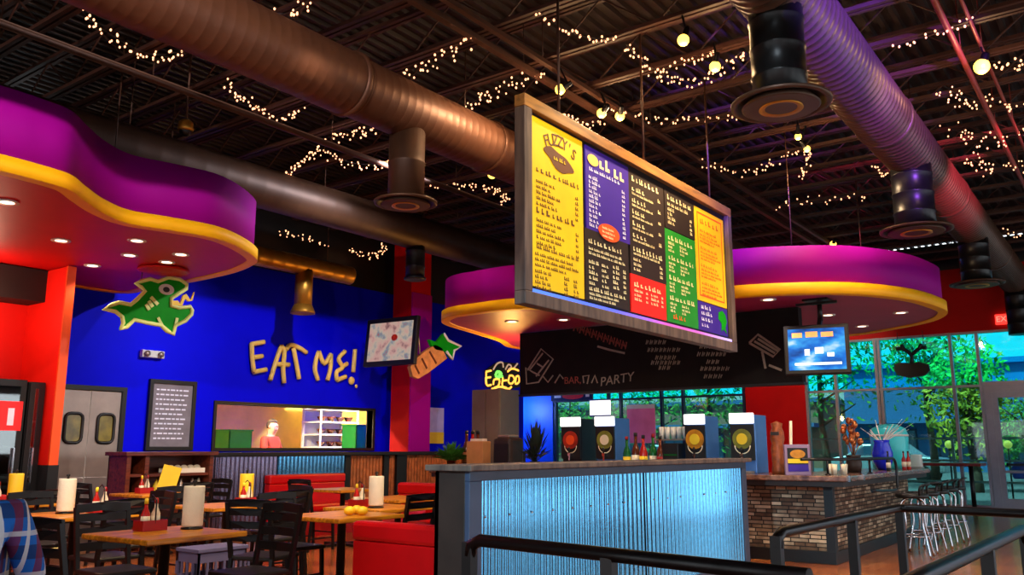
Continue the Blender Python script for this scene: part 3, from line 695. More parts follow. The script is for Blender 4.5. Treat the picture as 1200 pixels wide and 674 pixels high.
t = thing('partition_counter', 'back half wall with dark ledge and corrugated sheets below the kitchen hatch', 'half wall', (9.8, 10.9, 0))
MB().box(7.4, 15.2, 10.84, 11.0, 0, 1.18).build('core', 'dark_wood', t)
corrugated(MB(), 7.46, 8.62, 10.825, .1, 1.17).build('corrugated_sheet', 'galvanised_grey', t)
corrugated(MB(), 8.62, 9.98, 10.825, .1, 1.17).build('corrugated_sheet', 'galvanised_blue_lit', t)
for x0, x1 in ((10.1, 10.88), (11.0, 11.2), (11.45, 12.6), (12.7, 14.2)): corrugated(MB(), x0, x1, 10.825, .1, 1.17).build('rusted_panel', 'rusted_sheet', t)
for x0, x1 in ((9.98, 10.1), (10.88, 11.0), (11.2, 11.45), (12.6, 12.7), (7.38, 7.46)): MB().box(x0, x1, 10.78, 10.84, 0, 1.18).build('post', 'black_paint', t)
MB().box(7.34, 15.25, 10.7, 11.1, 1.18, 1.235).build('ledge', 'black_paint', t, .006)

# condiment hutch
t = thing('condiment_hutch', 'red-brown wooden condiment hutch against the back half wall left of the corrugated sheets', 'hutch', (6.7, 10.75, 0))
MB().box(6.06, 6.12, 10.6, 11.05, 0, 1.2).box(7.28, 7.34, 10.6, 11.05, 0, 1.2).box(6.06, 7.34, 11.02, 11.05, 0, 1.2).box(6.3, 6.36, 10.58, 11.05, .0, 1.2).build('carcass', 'cabinet_wood', t, .004)
MB().box(6.02, 7.38, 10.55, 11.08, 1.2, 1.25).build('top', 'cabinet_wood', t, .005)
for z in (.62, .93): MB().box(6.1, 7.3, 10.62, 11.03, z, z + .035).build('shelf', 'cabinet_wood', t)
for x in (6.14, 6.74): 
    dd = MB().box(x, x + .56, 10.58, 10.6, .06, .6).build('door', 'cabinet_wood', t, .004)
    MB().ball((x + (.5 if x < 6.5 else .06), 10.57, .4), .014).build('knob', 'chrome', dd)
tr = thing('basket', 'white paper-lined basket tray on the upper shelf of the condiment hutch', 'basket', (7.0, 10.78, .965))
MB().box(6.72, 7.25, 10.66, 10.94, .967, .985).box(6.72, 7.25, 10.66, 10.675, .985, 1.03).box(6.72, 7.25, 10.925, 10.94, .985, 1.03).build('tray', 'paper', tr)
for k in range(5):
    tag(MB().ball((6.79 + .1 * k, 10.77, 1.035), .05, 10, 7, (1, 1, .75)).build('bread_roll', 'sauce_white'), 'pale bread roll in the paper-lined tray on the condiment hutch', 'bread roll', 'rolls in the hutch tray')
for k, (x, m) in enumerate(((6.45, 'bottle_red'), (6.58, 'label_yellow'), (6.95, 'steel'), (7.12, 'steel'), (7.22, 'sauce_white'))):
    tag(MB().lathe([(.04, 0), (.042, .14), (.02, .19), (.014, .23), (.0001, .24)], (x, 10.75, .656), 12).build('condiment_bottle', m),
        ('red squeeze bottle on the lower shelf of the hutch', 'yellow squeeze bottle on the lower shelf of the hutch', 'left one of two grey shakers on the lower hutch shelf', 'right one of two grey shakers on the lower hutch shelf', 'cream bottle at the right end of the lower hutch shelf')[k], 'bottle')

# bar
t = thing('bar_counter', 'L-shaped bar with stacked stone base and worn wooden top', 'bar', (10.5, 3.5, 0))
MB().box(10.27, 10.75, 3.03, 8.8, .14, .9).box(10.75, 14.2, 3.03, 3.5, .14, .9).build('stone_base', 'stacked_stone', t)
MB().box(10.24, 10.75, 3.0, 8.8, 0, .14).box(10.75, 14.22, 3.0, 3.5, 0, .14).build('kick_plate', 'black_paint', t, .004)
MB().box(10.24, 10.34, 3.0, 3.06, .14, .9).box(10.24, 10.3, 3.06, 3.1, .14, .9).build('corner_post', 'black_paint', t)
MB().box(9.95, 10.95, 2.75, 8.9, .93, .99).box(10.95, 14.45, 2.75, 3.65, .93, .99).build('top', 'bar_wood', t, .012)
MB().box(10.0, 10.95, 2.8, 8.9, .87, .93).box(10.95, 14.4, 2.8, 3.6, .87, .93).build('apron', 'dark_wood', t)
for x0 in (10.02, 10.62): MB().box(x0, x0 + .03, 2.735, 2.75, .93, .995).build('bracket', 'chrome', t)
t = thing('service_rail', 'black bent pipe service rail standing on the bar corner', 'rail', (10.8, 2.9, .99))
MB().tube(smooth_line([(10.12, 3.3, 1.17), (10.3, 3.05, 1.17), (10.6, 2.9, 1.17), (11.7, 2.72, 1.17), (11.95, 2.7, 1.16), (12.02, 2.69, 1.08), (12.02, 2.69, .9), (11.98, 2.69, .8), (11.8, 2.7, .77), (10.9, 2.73, .8)], 6), .018, 10).build('pipe', 'black_metal', t)
for x, y in ((10.3, 3.05), (11.2, 2.81)): MB().cyl((x, y, .99), (x, y, 1.17), .014).lathe([(.035, 0), (.03, .012), (.014, .02)], (x, y, .99)).build('post', 'black_metal', t)

# chalkboard header
XC = 11.0
t = thing('chalkboard_sign', 'long black chalkboard header with chalk drawings hanging under the bar canopy', 'sign', (XC, 5.7, 2.13))
MB().box(XC, XC + .14, 3.5, 7.95, 2.13, 3.1).build('board', 'chalkboard', t)
MB().box(XC - .015, XC + .155, 3.48, 7.97, 2.1, 2.13).build('bottom_rail', 'black_paint', t)
CH = XC - .006
def chalk(mb, *lines, w=.018):
    for ln in lines: mb.ribbon([at(px, py, X=CH) for px, py in ln], w, (.006, 0, 0))
    return mb
a = MB()
chalk(a, [(618, 434), (634, 409), (648, 421), (631, 448), (617, 450), (616, 431), (624, 436)], [(621, 433), (636, 414)], [(628, 441), (643, 422)], [(624, 436), (632, 440)], [(629, 426), (637, 431)], w=.024)
a.build('chalk_drawing', 'chalk', t)
b = MB()
VB = Vector((0, -1, 0))
b.text('BAR,', .15, at(671, 446, X=CH), VB, (0, 0, 1), .004)
b.build('chalk_lettering', 'chalk_red', t)
b = MB()
chalk(b, [(636, 441), (642, 448), (648, 440)], [(650, 449), (656, 439), (660, 444)], [(684, 449), (683, 441), (690, 440), (688, 450)], [(693, 449), (697, 440), (700, 449)], w=.02)
b.text('PARTY', .19, at(723, 445, X=CH), (0, -1, .1), (0, -.1, 1), .004)
b.build('chalk_lettering', 'chalk', t)
b = MB()
q = random.Random(3)
for px, py, wd in ((768, 401, 22), (776, 410, 34), (778, 419, 20), (780, 425, 34), (779, 431, 14), (832, 406, 24), (834, 415, 34), (836, 424, 16), (838, 432, 34), (834, 441, 18)):
    x = px - wd / 2
    while x < px + wd / 2:
        st = q.uniform(3, 5); chalk(b, [(x, py + 2.5), (x + st * .3, py - 2.5), (x + st * .55, py + 2), (x + st * .8, py - 2)], w=.014); x += st + 1
b.build('chalk_lettering', 'chalk', t)
b = MB()
for k in range(9):
    x = 672 + k * 7; y = 382 + k * 2.6
    chalk(b, [(x, y + 6), (x + 2, y - 3), (x + 5, y + 6), (x + 6, y - 2)], [(x, y + 1), (x + 6, y + 3)], w=.026)
b.build('chalk_drawing', 'chalk_red', t)
b = MB(); chalk(b, [(700, 406), (714, 410), (732, 414)], [(878, 402), (888, 392), (914, 410), (906, 418), (878, 402)], [(884, 400), (908, 414)], [(888, 397), (912, 412)], [(893, 412), (897, 432)], [(901, 428), (916, 434)], w=.03); b.build('chalk_drawing', 'chalk', t)

# ================================================================= drinks machines and bar-top things
def dispenser(y0, y1, badge, inner, side, lab):
    x0, x1, z0 = 10.42, 10.86, .99; yc = (y0 + y1) / 2
    t = thing('drink_dispenser', lab, 'drink dispenser', (10.6, yc, z0), 'glowing drink dispensers on the bar')
    MB().prism([(x0 + .03, y0 + .02, z0), (x1, y0 + .02, z0), (x1, y0 + .02, z0 + .72), (x0 + .02, y0 + .02, z0 + .72)], (0, y1 - y0 - .04, 0)).build('body', side, t, .01)
    MB().box(x0 - .01, x0 + .03, y0 + .025, y1 - .025, z0 + .16, z0 + .6).build('front_panel', 'black_paint', t)
    MB().box(x0 - .03, x0 + .02, y0 + .02, y1 - .02, z0 + .61, z0 + .74).build('lit_header', 'dispenser_glow', t, .008)
    M = Matrix.Rotation(-PI / 2, 4, 'Y')
    e = MB().lathe([(.125, 0), (.125, .006), (.0001, .008)], (x0 - .01, yc, z0 + .42), 24, False, M).build('badge', badge, t)
    MB().lathe([(.07, 0), (.07, .006), (.0001, .008)], (x0 - .018, yc, z0 + .42), 20, False, M).build('emblem', inner, e)
    MB().tube([(x0 - .008, yc + .1 * math.cos(a), z0 + .34 + .1 * math.sin(a)) for a in [PI + PI * k / 10 for k in range(11)]], .008, 6).build('arc_print', 'sauce_white', t)
    tp = MB().box(x0 - .06, x0, yc - .02, yc + .02, z0 + .2, z0 + .24).box(x0 - .05, x0 - .03, yc - .012, yc + .012, z0 + .14, z0 + .2).build('tap', 'chrome', t)
    MB().lathe([(.01, 0), (.016, .07), (.0001, .085)], (x0 - .05, yc, z0 + .24), 10).build('tap_handle', 'black_paint', tp)
    MB().box(x0 - .12, x0, y0 + .04, y1 - .04, z0, z0 + .03).build('drip_tray', 'steel', t)
mat('badge_red', (170, 40, 16), .4, var=.3, scale=12); mat('badge_olive', (120, 120, 40), .4, var=.3, scale=12); mat('badge_gold', (200, 130, 20), .4, var=.3, scale=12)
mat('steel_blue', (86, 130, 196), .35, .5, var=.06)  # blue light on the dispenser sides put into the metal colour
dispenser(6.46, 6.82, 'badge_red', 'orange_paint', 'black_paint', 'drink dispenser with a red-brown round badge, first from the left on the bar')
dispenser(5.91, 6.25, 'badge_olive', 'sauce_white', 'steel_blue', 'drink dispenser with an olive round badge, second from the left on the bar')
dispenser(4.58, 4.9, 'badge_gold', 'label_yellow', 'steel_blue', 'drink dispenser with a gold badge above a white arc, right of the bottles')
dispenser(3.93, 4.28, 'badge_olive', 'label_yellow', 'steel_blue', 'drink dispenser with yellow fruit print nearest the red pier')
def potted(name, lab, cat, c, h, rad, m, pot, n=60, seed=1, pr=.07, ph=.12, spread=1.):
    q = random.Random(seed); t = thing(name, lab, cat, c)
    MB().lathe([(pr * .75, 0), (pr, ph), (pr * 1.08, ph), (pr * 1.0, ph * .9), (.0001, ph * .85)], c, 16).build('pot', pot, t)
    mb = MB()
    for k in range(n):
        a = q.uniform(0, 2 * PI); el = q.uniform(.15, 1.45) ** spread; L = q.uniform(.5, 1); L_ = Vector((math.cos(a) * math.cos(el) * rad, math.sin(a) * math.cos(el) * rad, math.sin(el) * (h - ph))) * L
        p0 = Vector(c) + Vector((0, 0, ph * .85)); p1 = p0 + L_; side = L_.cross(Vector((0, 0, 1))).normalized() * q.uniform(.012, .03)
        mid = p0 + L_ * .65 + Vector((0, 0, .02))
        mb.bar(p0, mid, .004); mb.add([mid - L_ * .2, mid + side, p1, mid - side], [(0, 1, 2, 3)]); mb.add([mid - L_ * .2 + Vector((0, 0, .006)), mid + side * .9 + Vector((0, 0, .008)), p1, mid - side * .9 + Vector((0, 0, .008))], [(0, 1, 2, 3)])
    mb.build('foliage', m, t)
    return t
potted('potted_plant', 'low bushy green plant on the left end of the bar', 'plant', (10.25, 8.72, .99), .46, .36, 'leaf_green', 'bottle_brown', 240, 3)
potted('potted_plant', 'tall dark leafy plant on the bar before the bright blue wall', 'plant', (10.4, 7.25, .99), .82, .3, 'leaf_dark', 'black_paint', 120, 4)
t = thing('napkin_box', 'orange-tan napkin box on the bar right of the green plant', 'box', (10.4, 8.42, .99))
MB().box(10.3, 10.5, 8.14, 8.46, .99, 1.4).build('box_body', mat('box_tan', (210, 140, 80), .7), t, .01); MB().box(10.34, 10.46, 8.18, 8.42, 1.4, 1.44).build('napkins', 'paper', t, .004)
t = thing('toaster', 'dark rounded countertop oven on the bar by the grey cabinet', 'appliance', (10.4, 7.75, .99))
MB().box(10.25, 10.6, 7.58, 7.92, 1.0, 1.45).build('body', 'dark_wood', t, .05); MB().box(10.3, 10.55, 7.64, 7.86, 1.45, 1.49).build('lid', 'steel', t, .015)
MB().box(10.235, 10.25, 7.62, 7.88, 1.06, 1.36).build('door', 'black_paint', t)
def bottle(x, y, m, lab, lm='sauce_white', s=1., z=.99, cat='bottle', group='liquor bottles on the bar'):
    t = thing('bottle', lab, cat, (x, y, z), group)
    MB().lathe([(.036 * s, 0), (.038 * s, .01), (.038 * s, .17 * s), (.03 * s, .2 * s), (.014 * s, .24 * s), (.013 * s, .31 * s)], (x, y, z), 14).build('glass_body', m, t)
    MB().lathe([(.0392 * s, .05 * s), (.0392 * s, .14 * s)], (x, y, z), 14).build('paper_label', lm, t)
    MB().lathe([(.016 * s, 0), (.016 * s, .03 * s), (.0001, .032 * s)], (x, y, z + .3 * s), 10).build('cap', 'black_paint' if m != 'bottle_green' else 'caddy_red', t)
for k, (y, m, lm, s, lab) in enumerate(((5.72, 'bottle_green', 'label_yellow', 1.4, 'green bottle with yellow label on the bar, leftmost of its row'), (5.6, 'bottle_brown', 'sauce_white', 1.55, 'tall brown bottle with white label in the row on the bar'),
        (5.47, 'bottle_red', 'label_yellow', 1.45, 'red bottle with yellow label in the row on the bar'), (5.34, 'bottle_green', 'sauce_white', 1.5, 'green bottle with white label in the row on the bar'), (5.22, 'bottle_brown', 'caddy_red', 1.42, 'brown bottle with red label on the bar, rightmost of its row'))):
    bottle(10.38 + .03 * (k % 2), y, m, lab, lm, s)
for k, (y, m, lab) in enumerate(((8.72, 'bottle_brown', 'brown bottle rising behind the green plant on the bar'), (8.6, 'bottle_red', 'red bottle beside the brown one behind the green plant'), (8.49, 'bottle_brown', 'slim brown bottle between the red bottle and the napkin box'))):
    bottle(10.62, y, m, lab, 'box_tan', 1.75)
t = thing('register_box', 'low black box on the bar between bottles and gold dispenser', 'box', (10.45, 5.05, .99))
MB().box(10.35, 10.6, 4.95, 5.18, .99, 1.36).build('body', 'black_paint', t, .01); MB().box(10.345, 10.352, 4.97, 5.16, 1.2, 1.22).build('stripe', 'bottle_green', t)
for k in range(5):
    y = 5.0 + .085 * k
    tag(MB().lathe([(.03, 0), (.04, .16), (.038, .16), (.028, .01)], (10.68, y, 1.42), 12).build('paper_cup', 'white_plastic'), 'white cup in the short row on the ledge behind the black box', 'cup', 'white cups behind the bar')
t = thing('cup_shelf', 'thin steel shelf carrying white cups behind the black box', 'shelf', (10.7, 5.2, .99))
MB().box(10.62, 10.76, 4.93, 5.42, 1.4, 1.418).build('shelf_board', 'steel', t)
for y in (4.95, 5.4): MB().cyl((10.7, y, .99), (10.7, y, 1.4), .008, n=8).build('post', 'steel', t)

# things on the bar's right arm
t = thing('carved_post', 'tall brown turned wooden tiki pillar on the bar beside the last dispenser', 'pillar ornament', (10.3, 3.62, .99))
MB().lathe([(.08, 0), (.085, .05), (.075, .12), (.085, .3), (.07, .36), (.085, .42), (.08, .5), (.06, .55), (.07, .6), (.0001, .63)], (10.3, 3.62, .99), 18).build('turned_body', mat('tiki_wood', (140, 66, 24), .5, var=.4, scale=14, bump=.4), t)
MB().box(10.215, 10.225, 3.57, 3.67, 1.45, 1.49).build('carved_face', 'dark_wood', t)
MB().cyl((10.36, 3.5, .99), (10.4, 3.48, 1.62), .018).build('pole', 'sauce_white', t)
t = thing('table_sign', 'small framed purple and yellow sign standing on the bar corner', 'sign', (10.2, 3.36, .99))
Ms = Matrix.Translation((10.2, 3.36, .99)) @ Matrix.Rotation(R(38), 4, 'Z')
MB().box(-.01, .03, -.15, .15, 0, .35, Ms).build('frame', mat('frame_lilac', (150, 120, 150), .5), t, .004)
MB().box(-.014, -.008, -.12, .12, .04, .31, Ms).build('picture', 'black_paint', t)
MB().box(-.017, -.012, -.12, .12, .135, .185, Ms).build('yellow_band', 'label_yellow', t)
MB().box(-.017, -.012, -.12, .12, .04, .12, Ms).build('purple_band', 'purple_print', t)
MB().prism([Ms @ Vector((-.013, .09 * math.cos(a), .24 + .05 * math.sin(a))) for a in [2 * PI * k / 18 for k in range(18)]], Ms.to_3x3() @ Vector((-.004, 0, 0))).build('emblem', 'badge_gold', t)
for k, (y, x) in enumerate(((3.05, 10.55), (2.98, 10.72), (3.14, 10.7))):
    tag(MB().lathe([(.03, 0), (.042, .12), (.04, .12), (.028, .01)], (x, y, .99), 12).build('tumbler', 'sauce_white'), 'pale tumbler in the cluster of three behind the service rail', 'tumbler', 'tumblers on the bar')
t = thing('flower_vase', 'copper-coloured dried flowers in a dark pot on the bar', 'vase', (11.6, 3.1, .99))
MB().lathe([(.08, 0), (.1, .1), (.085, .2), (.1, .22), (.0001, .2)], (11.6, 3.1, .99), 18).build('pot', 'dark_wood', t)
q = random.Random(5); mb = MB()
for k in range(22):
    a = q.uniform(0, 2 * PI); r = q.uniform(.01, .11); z = q.uniform(.38, .66); p = (11.6 + r * math.cos(a), 3.1 + r * math.sin(a), .99 + z)
    mb.cyl((11.6, 3.1, 1.18), p, .005, n=5); mb.ball(p, q.uniform(.025, .04), 8, 6, (1, 1, 1.2))
mb.build('blooms', 'copper', t)
t = thing('flower_vase', 'blue vase of pale spiky stems on the bar', 'vase', (13.1, 3.1, .99))
MB().lathe([(.07, 0), (.13, .12), (.14, .24), (.1, .38), (.11, .42), (.09, .4), (.0001, .38)], (13.1, 3.1, .99), 20).build('vase_body', 'vase_blue', t)
mb = MB()
for k in range(16):
    a = q.uniform(-2.4, .8); p1 = Vector((13.1 + .5 * math.cos(a) * q.uniform(.4, 1), 3.1 + .5 * math.sin(a) * q.uniform(.4, 1), .99 + q.uniform(.5, .72)))
    mb.bar((13.1, 3.1, 1.37), p1, .012, .004)
mb.build('stems', 'white_plastic', t)
t = thing('drink_cooler', 'turquoise rounded drink cooler at the far end of the bar', 'cooler', (14.0, 3.2, .99))
mat('turquoise', (60, 220, 226), .3, var=.05)
MB().lathe([(.22, 0), (.26, .06), (.27, .5), (.24, .6), (.12, .66), (.0001, .67)], (14.0, 3.2, .99), 24).build('body', 'turquoise', t)
MB().lathe([(.275, .0), (.275, .03), (.24, .03)], (14.0, 3.2, 1.47), 24).build('rim', 'white_plastic', t)
MB().box(13.72, 13.76, 3.17, 3.23, 1.1, 1.16).build('spigot', 'white_plastic', t)
t = thing('napkin_holder', 'white napkin holder at the end of the bar right of the turquoise cooler', 'napkin holder', (14.35, 2.9, .99))
MB().box(14.27, 14.42, 2.84, 2.98, .99, 1.2).build('napkins', 'white_plastic', t, .008); MB().box(14.25, 14.44, 2.83, 2.99, .99, 1.02).build('base', 'steel', t)
for k, (x, y, m, lab) in enumerate(((13.55, 2.92, 'caddy_red', 'red sauce bottle on the bar left of the napkin holder'), (13.75, 2.9, 'bottle_red', 'red sauce bottle close beside the turquoise cooler'), (12.75, 2.95, 'black_paint', 'black bottle on the bar left of the blue vase'))): bottle(x, y, m, lab, 'sauce_white', .8)
# bar stools
def stool():
    t = thing('bar_stool', '', 'bar stool', (0, 0, 0), 'bar stools along the stone bar')
    MB().lathe([(.0001, .7), (.17, .7), (.19, .72), (.185, .75), (.0001, .76)], (0, 0, 0), 20).build('seat', 'black_paint', t)
    for a in (45, 135, 225, 315):
        c, s = math.cos(R(a)), math.sin(R(a))
        MB().tube(smooth_line([(.1 * c, .1 * s, .7), (.17 * c, .17 * s, .62), (.15 * c, .15 * s, .4), (.2 * c, .2 * s, .2), (.24 * c, .24 * s, .01)], 4), .012, 8).build('leg', 'chrome', t)
    MB().tube([(.17 * math.cos(R(a)), .17 * math.sin(R(a)), .26) for a in range(0, 360, 20)], .009, 8, True).build('foot_ring', 'chrome', t)
    MB().tube(smooth_line([(-.16, -.1, .74), (-.18, -.12, .84), (-.1, -.19, .87), (.1, -.19, .87), (.18, -.12, .84), (.16, -.1, .74)], 5), .013, 8).build('back_hoop', 'black_metal', t)
    return t
st = stool()
for k, (x, lab) in enumerate(((11.5, 'chrome-legged bar stool nearest the black railing corner'), (12.15, 'second bar stool from the railing along the stone bar'), (12.8, 'third bar stool from the railing along the stone bar'), (13.45, 'fourth bar stool from the railing, near the end of the stone bar'), (14.1, 'bar stool farthest along the stone bar by the window counter'))):
    o = st if k == 0 else copy_tree(st); o.location = (x, 2.42, 0); o.rotation_euler.z = R((5, -8, 10, -4, 6)[k]); o['label'] = lab
t = thing('window_counter', 'dark red drinks counter along the window beside the glass door', 'counter', (20.4, 3.6, 0))
MB().box(20.0, 20.75, 2.85, 4.9, .93, .99).build('top', mat('counter_red', (120, 16, 26), .3), t, .008)
for y in (3.1, 4.6): MB().cyl((20.4, y, 0), (20.4, y, .93), .045).build('leg', 'black_metal', t)
# ================================================================= railings in front
def railing(lab, posts, z=.95, extra=None):
    t = thing('railing', lab, 'railing', (posts[0][0], posts[0][1], 0))
    pts = []
    for k, p in enumerate(posts):
        p = Vector((p[0], p[1], z))
        if 0 < k < len(posts) - 1 and (Vector(posts[k]) - Vector(posts[k - 1])).normalized().dot((Vector(posts[k + 1]) - Vector(posts[k])).normalized()) < .9:
            a = (Vector((*posts[k - 1], z)) - p).normalized() * .05; b = (Vector((*posts[k + 1], z)) - p).normalized() * .05
            pts += [p + a, p + a * .3 + b * .3, p + b]
        else: pts.append(p)
    a, b = Vector((*posts[0], z)), Vector((*posts[1], z)); d = (b - a).normalized() * .06
    pts = [a - Vector((0, 0, .06)), a - Vector((0, 0, .02)) + d * .2, a + d] + pts[1:]
    MB().tube(pts, .024, 12).build('handrail', 'black_metal', t)
    for x, y in posts:
        q = MB().box(x - .022, x + .022, y - .022, y + .022, .01, z - .01).build('post', 'black_metal', t)
        MB().box(x - .06, x + .06, y - .06, y + .06, 0, .012).build('foot_plate', 'black_metal', q)
railing('black pipe handrail crossing before the corrugated half wall', [(2.68, 2.18), (2.58, 1.5), (2.47, .8)])
railing('black railing with a corner post in front of the stone bar', [(3.62, 1.3), (4.64, 1.27), (5.58, 1.25), (5.48, .55), (5.38, -.2)])
railing('black handrail with violet sheen slanting up at the lower right', [(4.46, .49), (3.6, .52), (2.7, .55), (1.9, .57)])

# ================================================================= tables, chairs, booths
def table(name_lab, x, y, rot=0, w=.74):
    t = thing('dining_table', name_lab, 'table', (x, y, 0), 'wood-top dining tables')
    Mr = Matrix.Translation((x, y, 0)) @ Matrix.Rotation(R(rot), 4, 'Z')
    MB().box(-w / 2, w / 2, -w / 2, w / 2, .715, .75, Mr).build('tabletop', 'table_wood', t, .008)
    MB().lathe([(.035, .04), (.035, .69), (.12, .69), (.12, .715)], (x, y, 0), 16).build('pedestal', 'black_metal', t)
    MB().box(-.3, .3, -.04, .04, 0, .035, Mr).box(-.04, .04, -.3, .3, 0, .035, Mr).lathe([(.09, .03), (.05, .07)], (x, y, 0)).build('base', 'black_metal', t, .005)
    return t
TABLES = {'A': (3.83, 7.45), 'B': (3.36, 5.33), 'C': (6.1, 10.0), 'D': (5.3, 7.4), 'E': (5.12, 5.55), 'F': (8.3, 9.0), 'G': (7.2, 6.9), 'H': (6.0, 6.0), 'I': (4.2, 9.4)}
for k, (key, lab) in enumerate((('A', 'square wood-top table just beyond the plaid-shirted person'), ('B', 'near wood-top table carrying the large paper towel roll at left centre'), ('C', 'wood-top table before the condiment hutch'),
                 ('D', 'wood-top table with the yellowish towel roll right of the hutch'), ('E', 'wood-top table with lemons in front of the red booth back'), ('F', 'wood-top table at the red bench under the corrugated sheets'),
                 ('G', 'wood-top table edge showing between the red bench and the half wall end'), ('H', 'wood-top table with the towel roll directly behind the red booth'), ('I', 'wood-top table at the far left beside the drink coolers'))):
    table(lab, *TABLES[key], rot=(0, 2, 0, -3, 0, 0, 0, 2, 0)[k])
def chair():
    t = thing('dining_chair', '', 'chair', (0, 0, 0), 'black ladder-back dining chairs')
    MB().box(-.2, .2, -.19, .21, .43, .465).build('seat', 'black_paint', t, .012)
    for s in (-1, 1):
        MB().bar((s * .18, .18, .43), (s * .185, .2, 0), .028).build('leg', 'black_metal', t)
        MB().bar((s * .18, -.18, .46), (s * .185, -.23, 0), .028).build('leg', 'black_metal', t)
    b = MB()
    for s in (-1, 1): b.bar((s * .185, -.18, .45), (s * .19, -.26, .88), .03)
    for z in (.58, .68, .78): y = -.19 - (z - .48) * .19; b.prism([(-.18, y, z), (0, y - .02, z), (.18, y, z), (.18, y - .008, z + .055), (0, y - .028, z + .055), (-.18, y - .008, z + .055)], (0, .014, 0))
    b.prism([(-.2, -.255, .84), (0, -.28, .85), (.2, -.255, .84), (.2, -.262, .9), (0, -.287, .91), (-.2, -.262, .9)], (0, .02, 0))
    b.build('backrest', 'black_metal', t)
    MB().bar((-.182, .19, .22), (.182, .19, .22), .016).bar((-.183, .19, .16), (-.183, -.21, .16), .016).bar((.183, .19, .16), (.183, -.21, .16), .016).build('stretcher', 'black_metal', t)
    return t
ch = chair(); used = [0]
def seat(x, y, facing, lab):
    """facing: the way a sitter looks, degrees from +X"""
    o = ch if not used[0] else copy_tree(ch); used[0] += 1
    o.location = (x, y, 0); o.rotation_euler.z = R(facing - 90); o['label'] = lab
seat(3.78, 6.8, 92, 'black ladder-back chair backed to us at the table beyond the plaid shirt')
seat(3.3, 7.42, 4, 'black ladder-back chair left of the table beyond the plaid shirt')
seat(4.42, 7.5, 180, 'black ladder-back chair right of the table beyond the plaid shirt')
seat(3.88, 8.12, 270, 'black ladder-back chair across the table beyond the plaid shirt')
seat(2.75, 5.25, 6, 'black ladder-back chair left of the table with the large towel roll')
seat(3.92, 5.15, 182, 'black ladder-back chair right of the table with the large towel roll')
seat(3.4, 5.98, 268, 'black ladder-back chair behind the table with the large towel roll')
seat(5.45, 6.86, 95, 'black ladder-back chair at the near side of the table with the yellowish roll')
seat(5.95, 7.4, 176, 'black ladder-back chair at the right side of the table with the yellowish roll')
seat(5.3, 8.05, 270, 'black ladder-back chair at the far side of the table with the yellowish roll')
seat(4.55, 5.82, 20, 'black ladder-back chair turned aslant left of the lemon table')
seat(5.12, 6.17, 268, 'black ladder-back chair behind the lemon table')
seat(5.72, 5.45, 92, 'black ladder-back chair showing above the red booth, left one')
seat(6.25, 5.2, 96, 'black ladder-back chair showing above the red booth, right one')
seat(6.12, 9.35, 88, 'black ladder-back chair before the condiment hutch table')
seat(6.75, 9.9, 182, 'black ladder-back chair between hutch table and corrugated sheets')
seat(5.42, 9.95, 0, 'black ladder-back chair at the door side of the hutch table')
seat(4.2, 8.78, 92, 'black ladder-back chair at the far left table by the coolers')
seat(7.7, 8.9, 2, 'black ladder-back chair at the red bench table')

def bench(lab, x0, x1, y0, y1, h, back):
    """upholstered booth bench; back names the side its backrest stands on"""
    t = thing('booth_bench', lab, 'booth bench', ((x0 + x1) / 2, (y0 + y1) / 2, 0), 'red booth benches')
    d = .12
    bx = {'+y': (x0, x1, y1 - d, y1), '-y': (x0, x1, y0, y0 + d), '+x': (x1 - d, x1, y0, y1), '-x': (x0, x0 + d, y0, y1)}[back]
    sx = {'+y': (x0, x1, y0, y1 - d), '-y': (x0, x1, y0 + d, y1), '+x': (x0, x1 - d, y0, y1), '-x': (x0 + d, x1, y0, y1)}[back]
    MB().box(bx[0], bx[1], bx[2], bx[3], .1, h - .14).build('back_panel', 'red_vinyl', t, .01)
    MB().box(bx[0] - .012, bx[1] + .012, bx[2] - .012, bx[3] + .012, h - .14, h).build('top_roll', 'red_vinyl', t, .03)
    MB().box(sx[0], sx[1], sx[2], sx[3], .36, .47).build('seat_cushion', 'red_vinyl', t, .03)
    MB().box(min(sx[0], bx[0]) + .02, max(sx[1], bx[1]) - .02, min(sx[2], bx[2]) + .02, max(sx[3], bx[3]) - .02, 0, .36).build('base', 'caddy_red', t)
bench('near bright red booth bench, its back to us beside the half wall end', 4.6, 5.15, 4.0, 4.86, .765, '-x')
bench('long dark red bench against the corrugated sheets', 8.35, 9.85, 10.2, 10.76, .9, '+y')
bench('dark red bench left of the half wall end, facing us', 7.6, 8.2, 6.3, 7.75, .87, '+x')
bench('small red bench at the far left under the coolers', 3.6, 4.6, 10.1, 10.6, .78, '+y')
tag(MB().ball((7.9, 7.25, .56), .12, 12, 8, (1, .8, .8)).build('cushion', mat('pink_cloth', (220, 60, 110), .8)), 'pink bundle lying on the dark red bench left of the half wall', 'cushion')

def towel(x, y, lab, yellow=False, tilt=0):
    t = thing('paper_towel_roll', lab, 'paper towel roll', (x, y, .75), 'paper towel rolls on the tables')
    MB().lathe([(.075, 0), (.075, .012), (.01, .016), (.01, .31), (.018, .32), (.0001, .335)], (x, y, .75), 16).build('stand', 'black_metal', t)
    MB().lathe([(.02, .02), (.068, .02), (.07, .03), (.07, .28), (.068, .29), (.02, .29), (.02, .02)], (x, y, .75), 24).build('roll', 'label_yellow' if yellow else 'paper', t)
    if tilt: t.rotation_euler = (0, R(tilt), 0)
mat('paper_warm', (244, 196, 96), .9, var=.05)
towel(3.6, 5.4, 'large white paper towel roll on the near left table')
towel(3.78, 7.52, 'white paper towel roll on the table beyond the plaid shirt')
towel(4.24, 9.5, 'yellow towel roll on the far left table', True)
towel(5.6, 7.5, 'yellow towel roll on the table right of the hutch', True)
towel(5.86, 5.9, 'white paper towel roll on the table behind the red booth')
t = thing('menu_stand', 'leaning yellow menu card on the table before the hutch', 'menu card', (6.3, 10.1, .75))
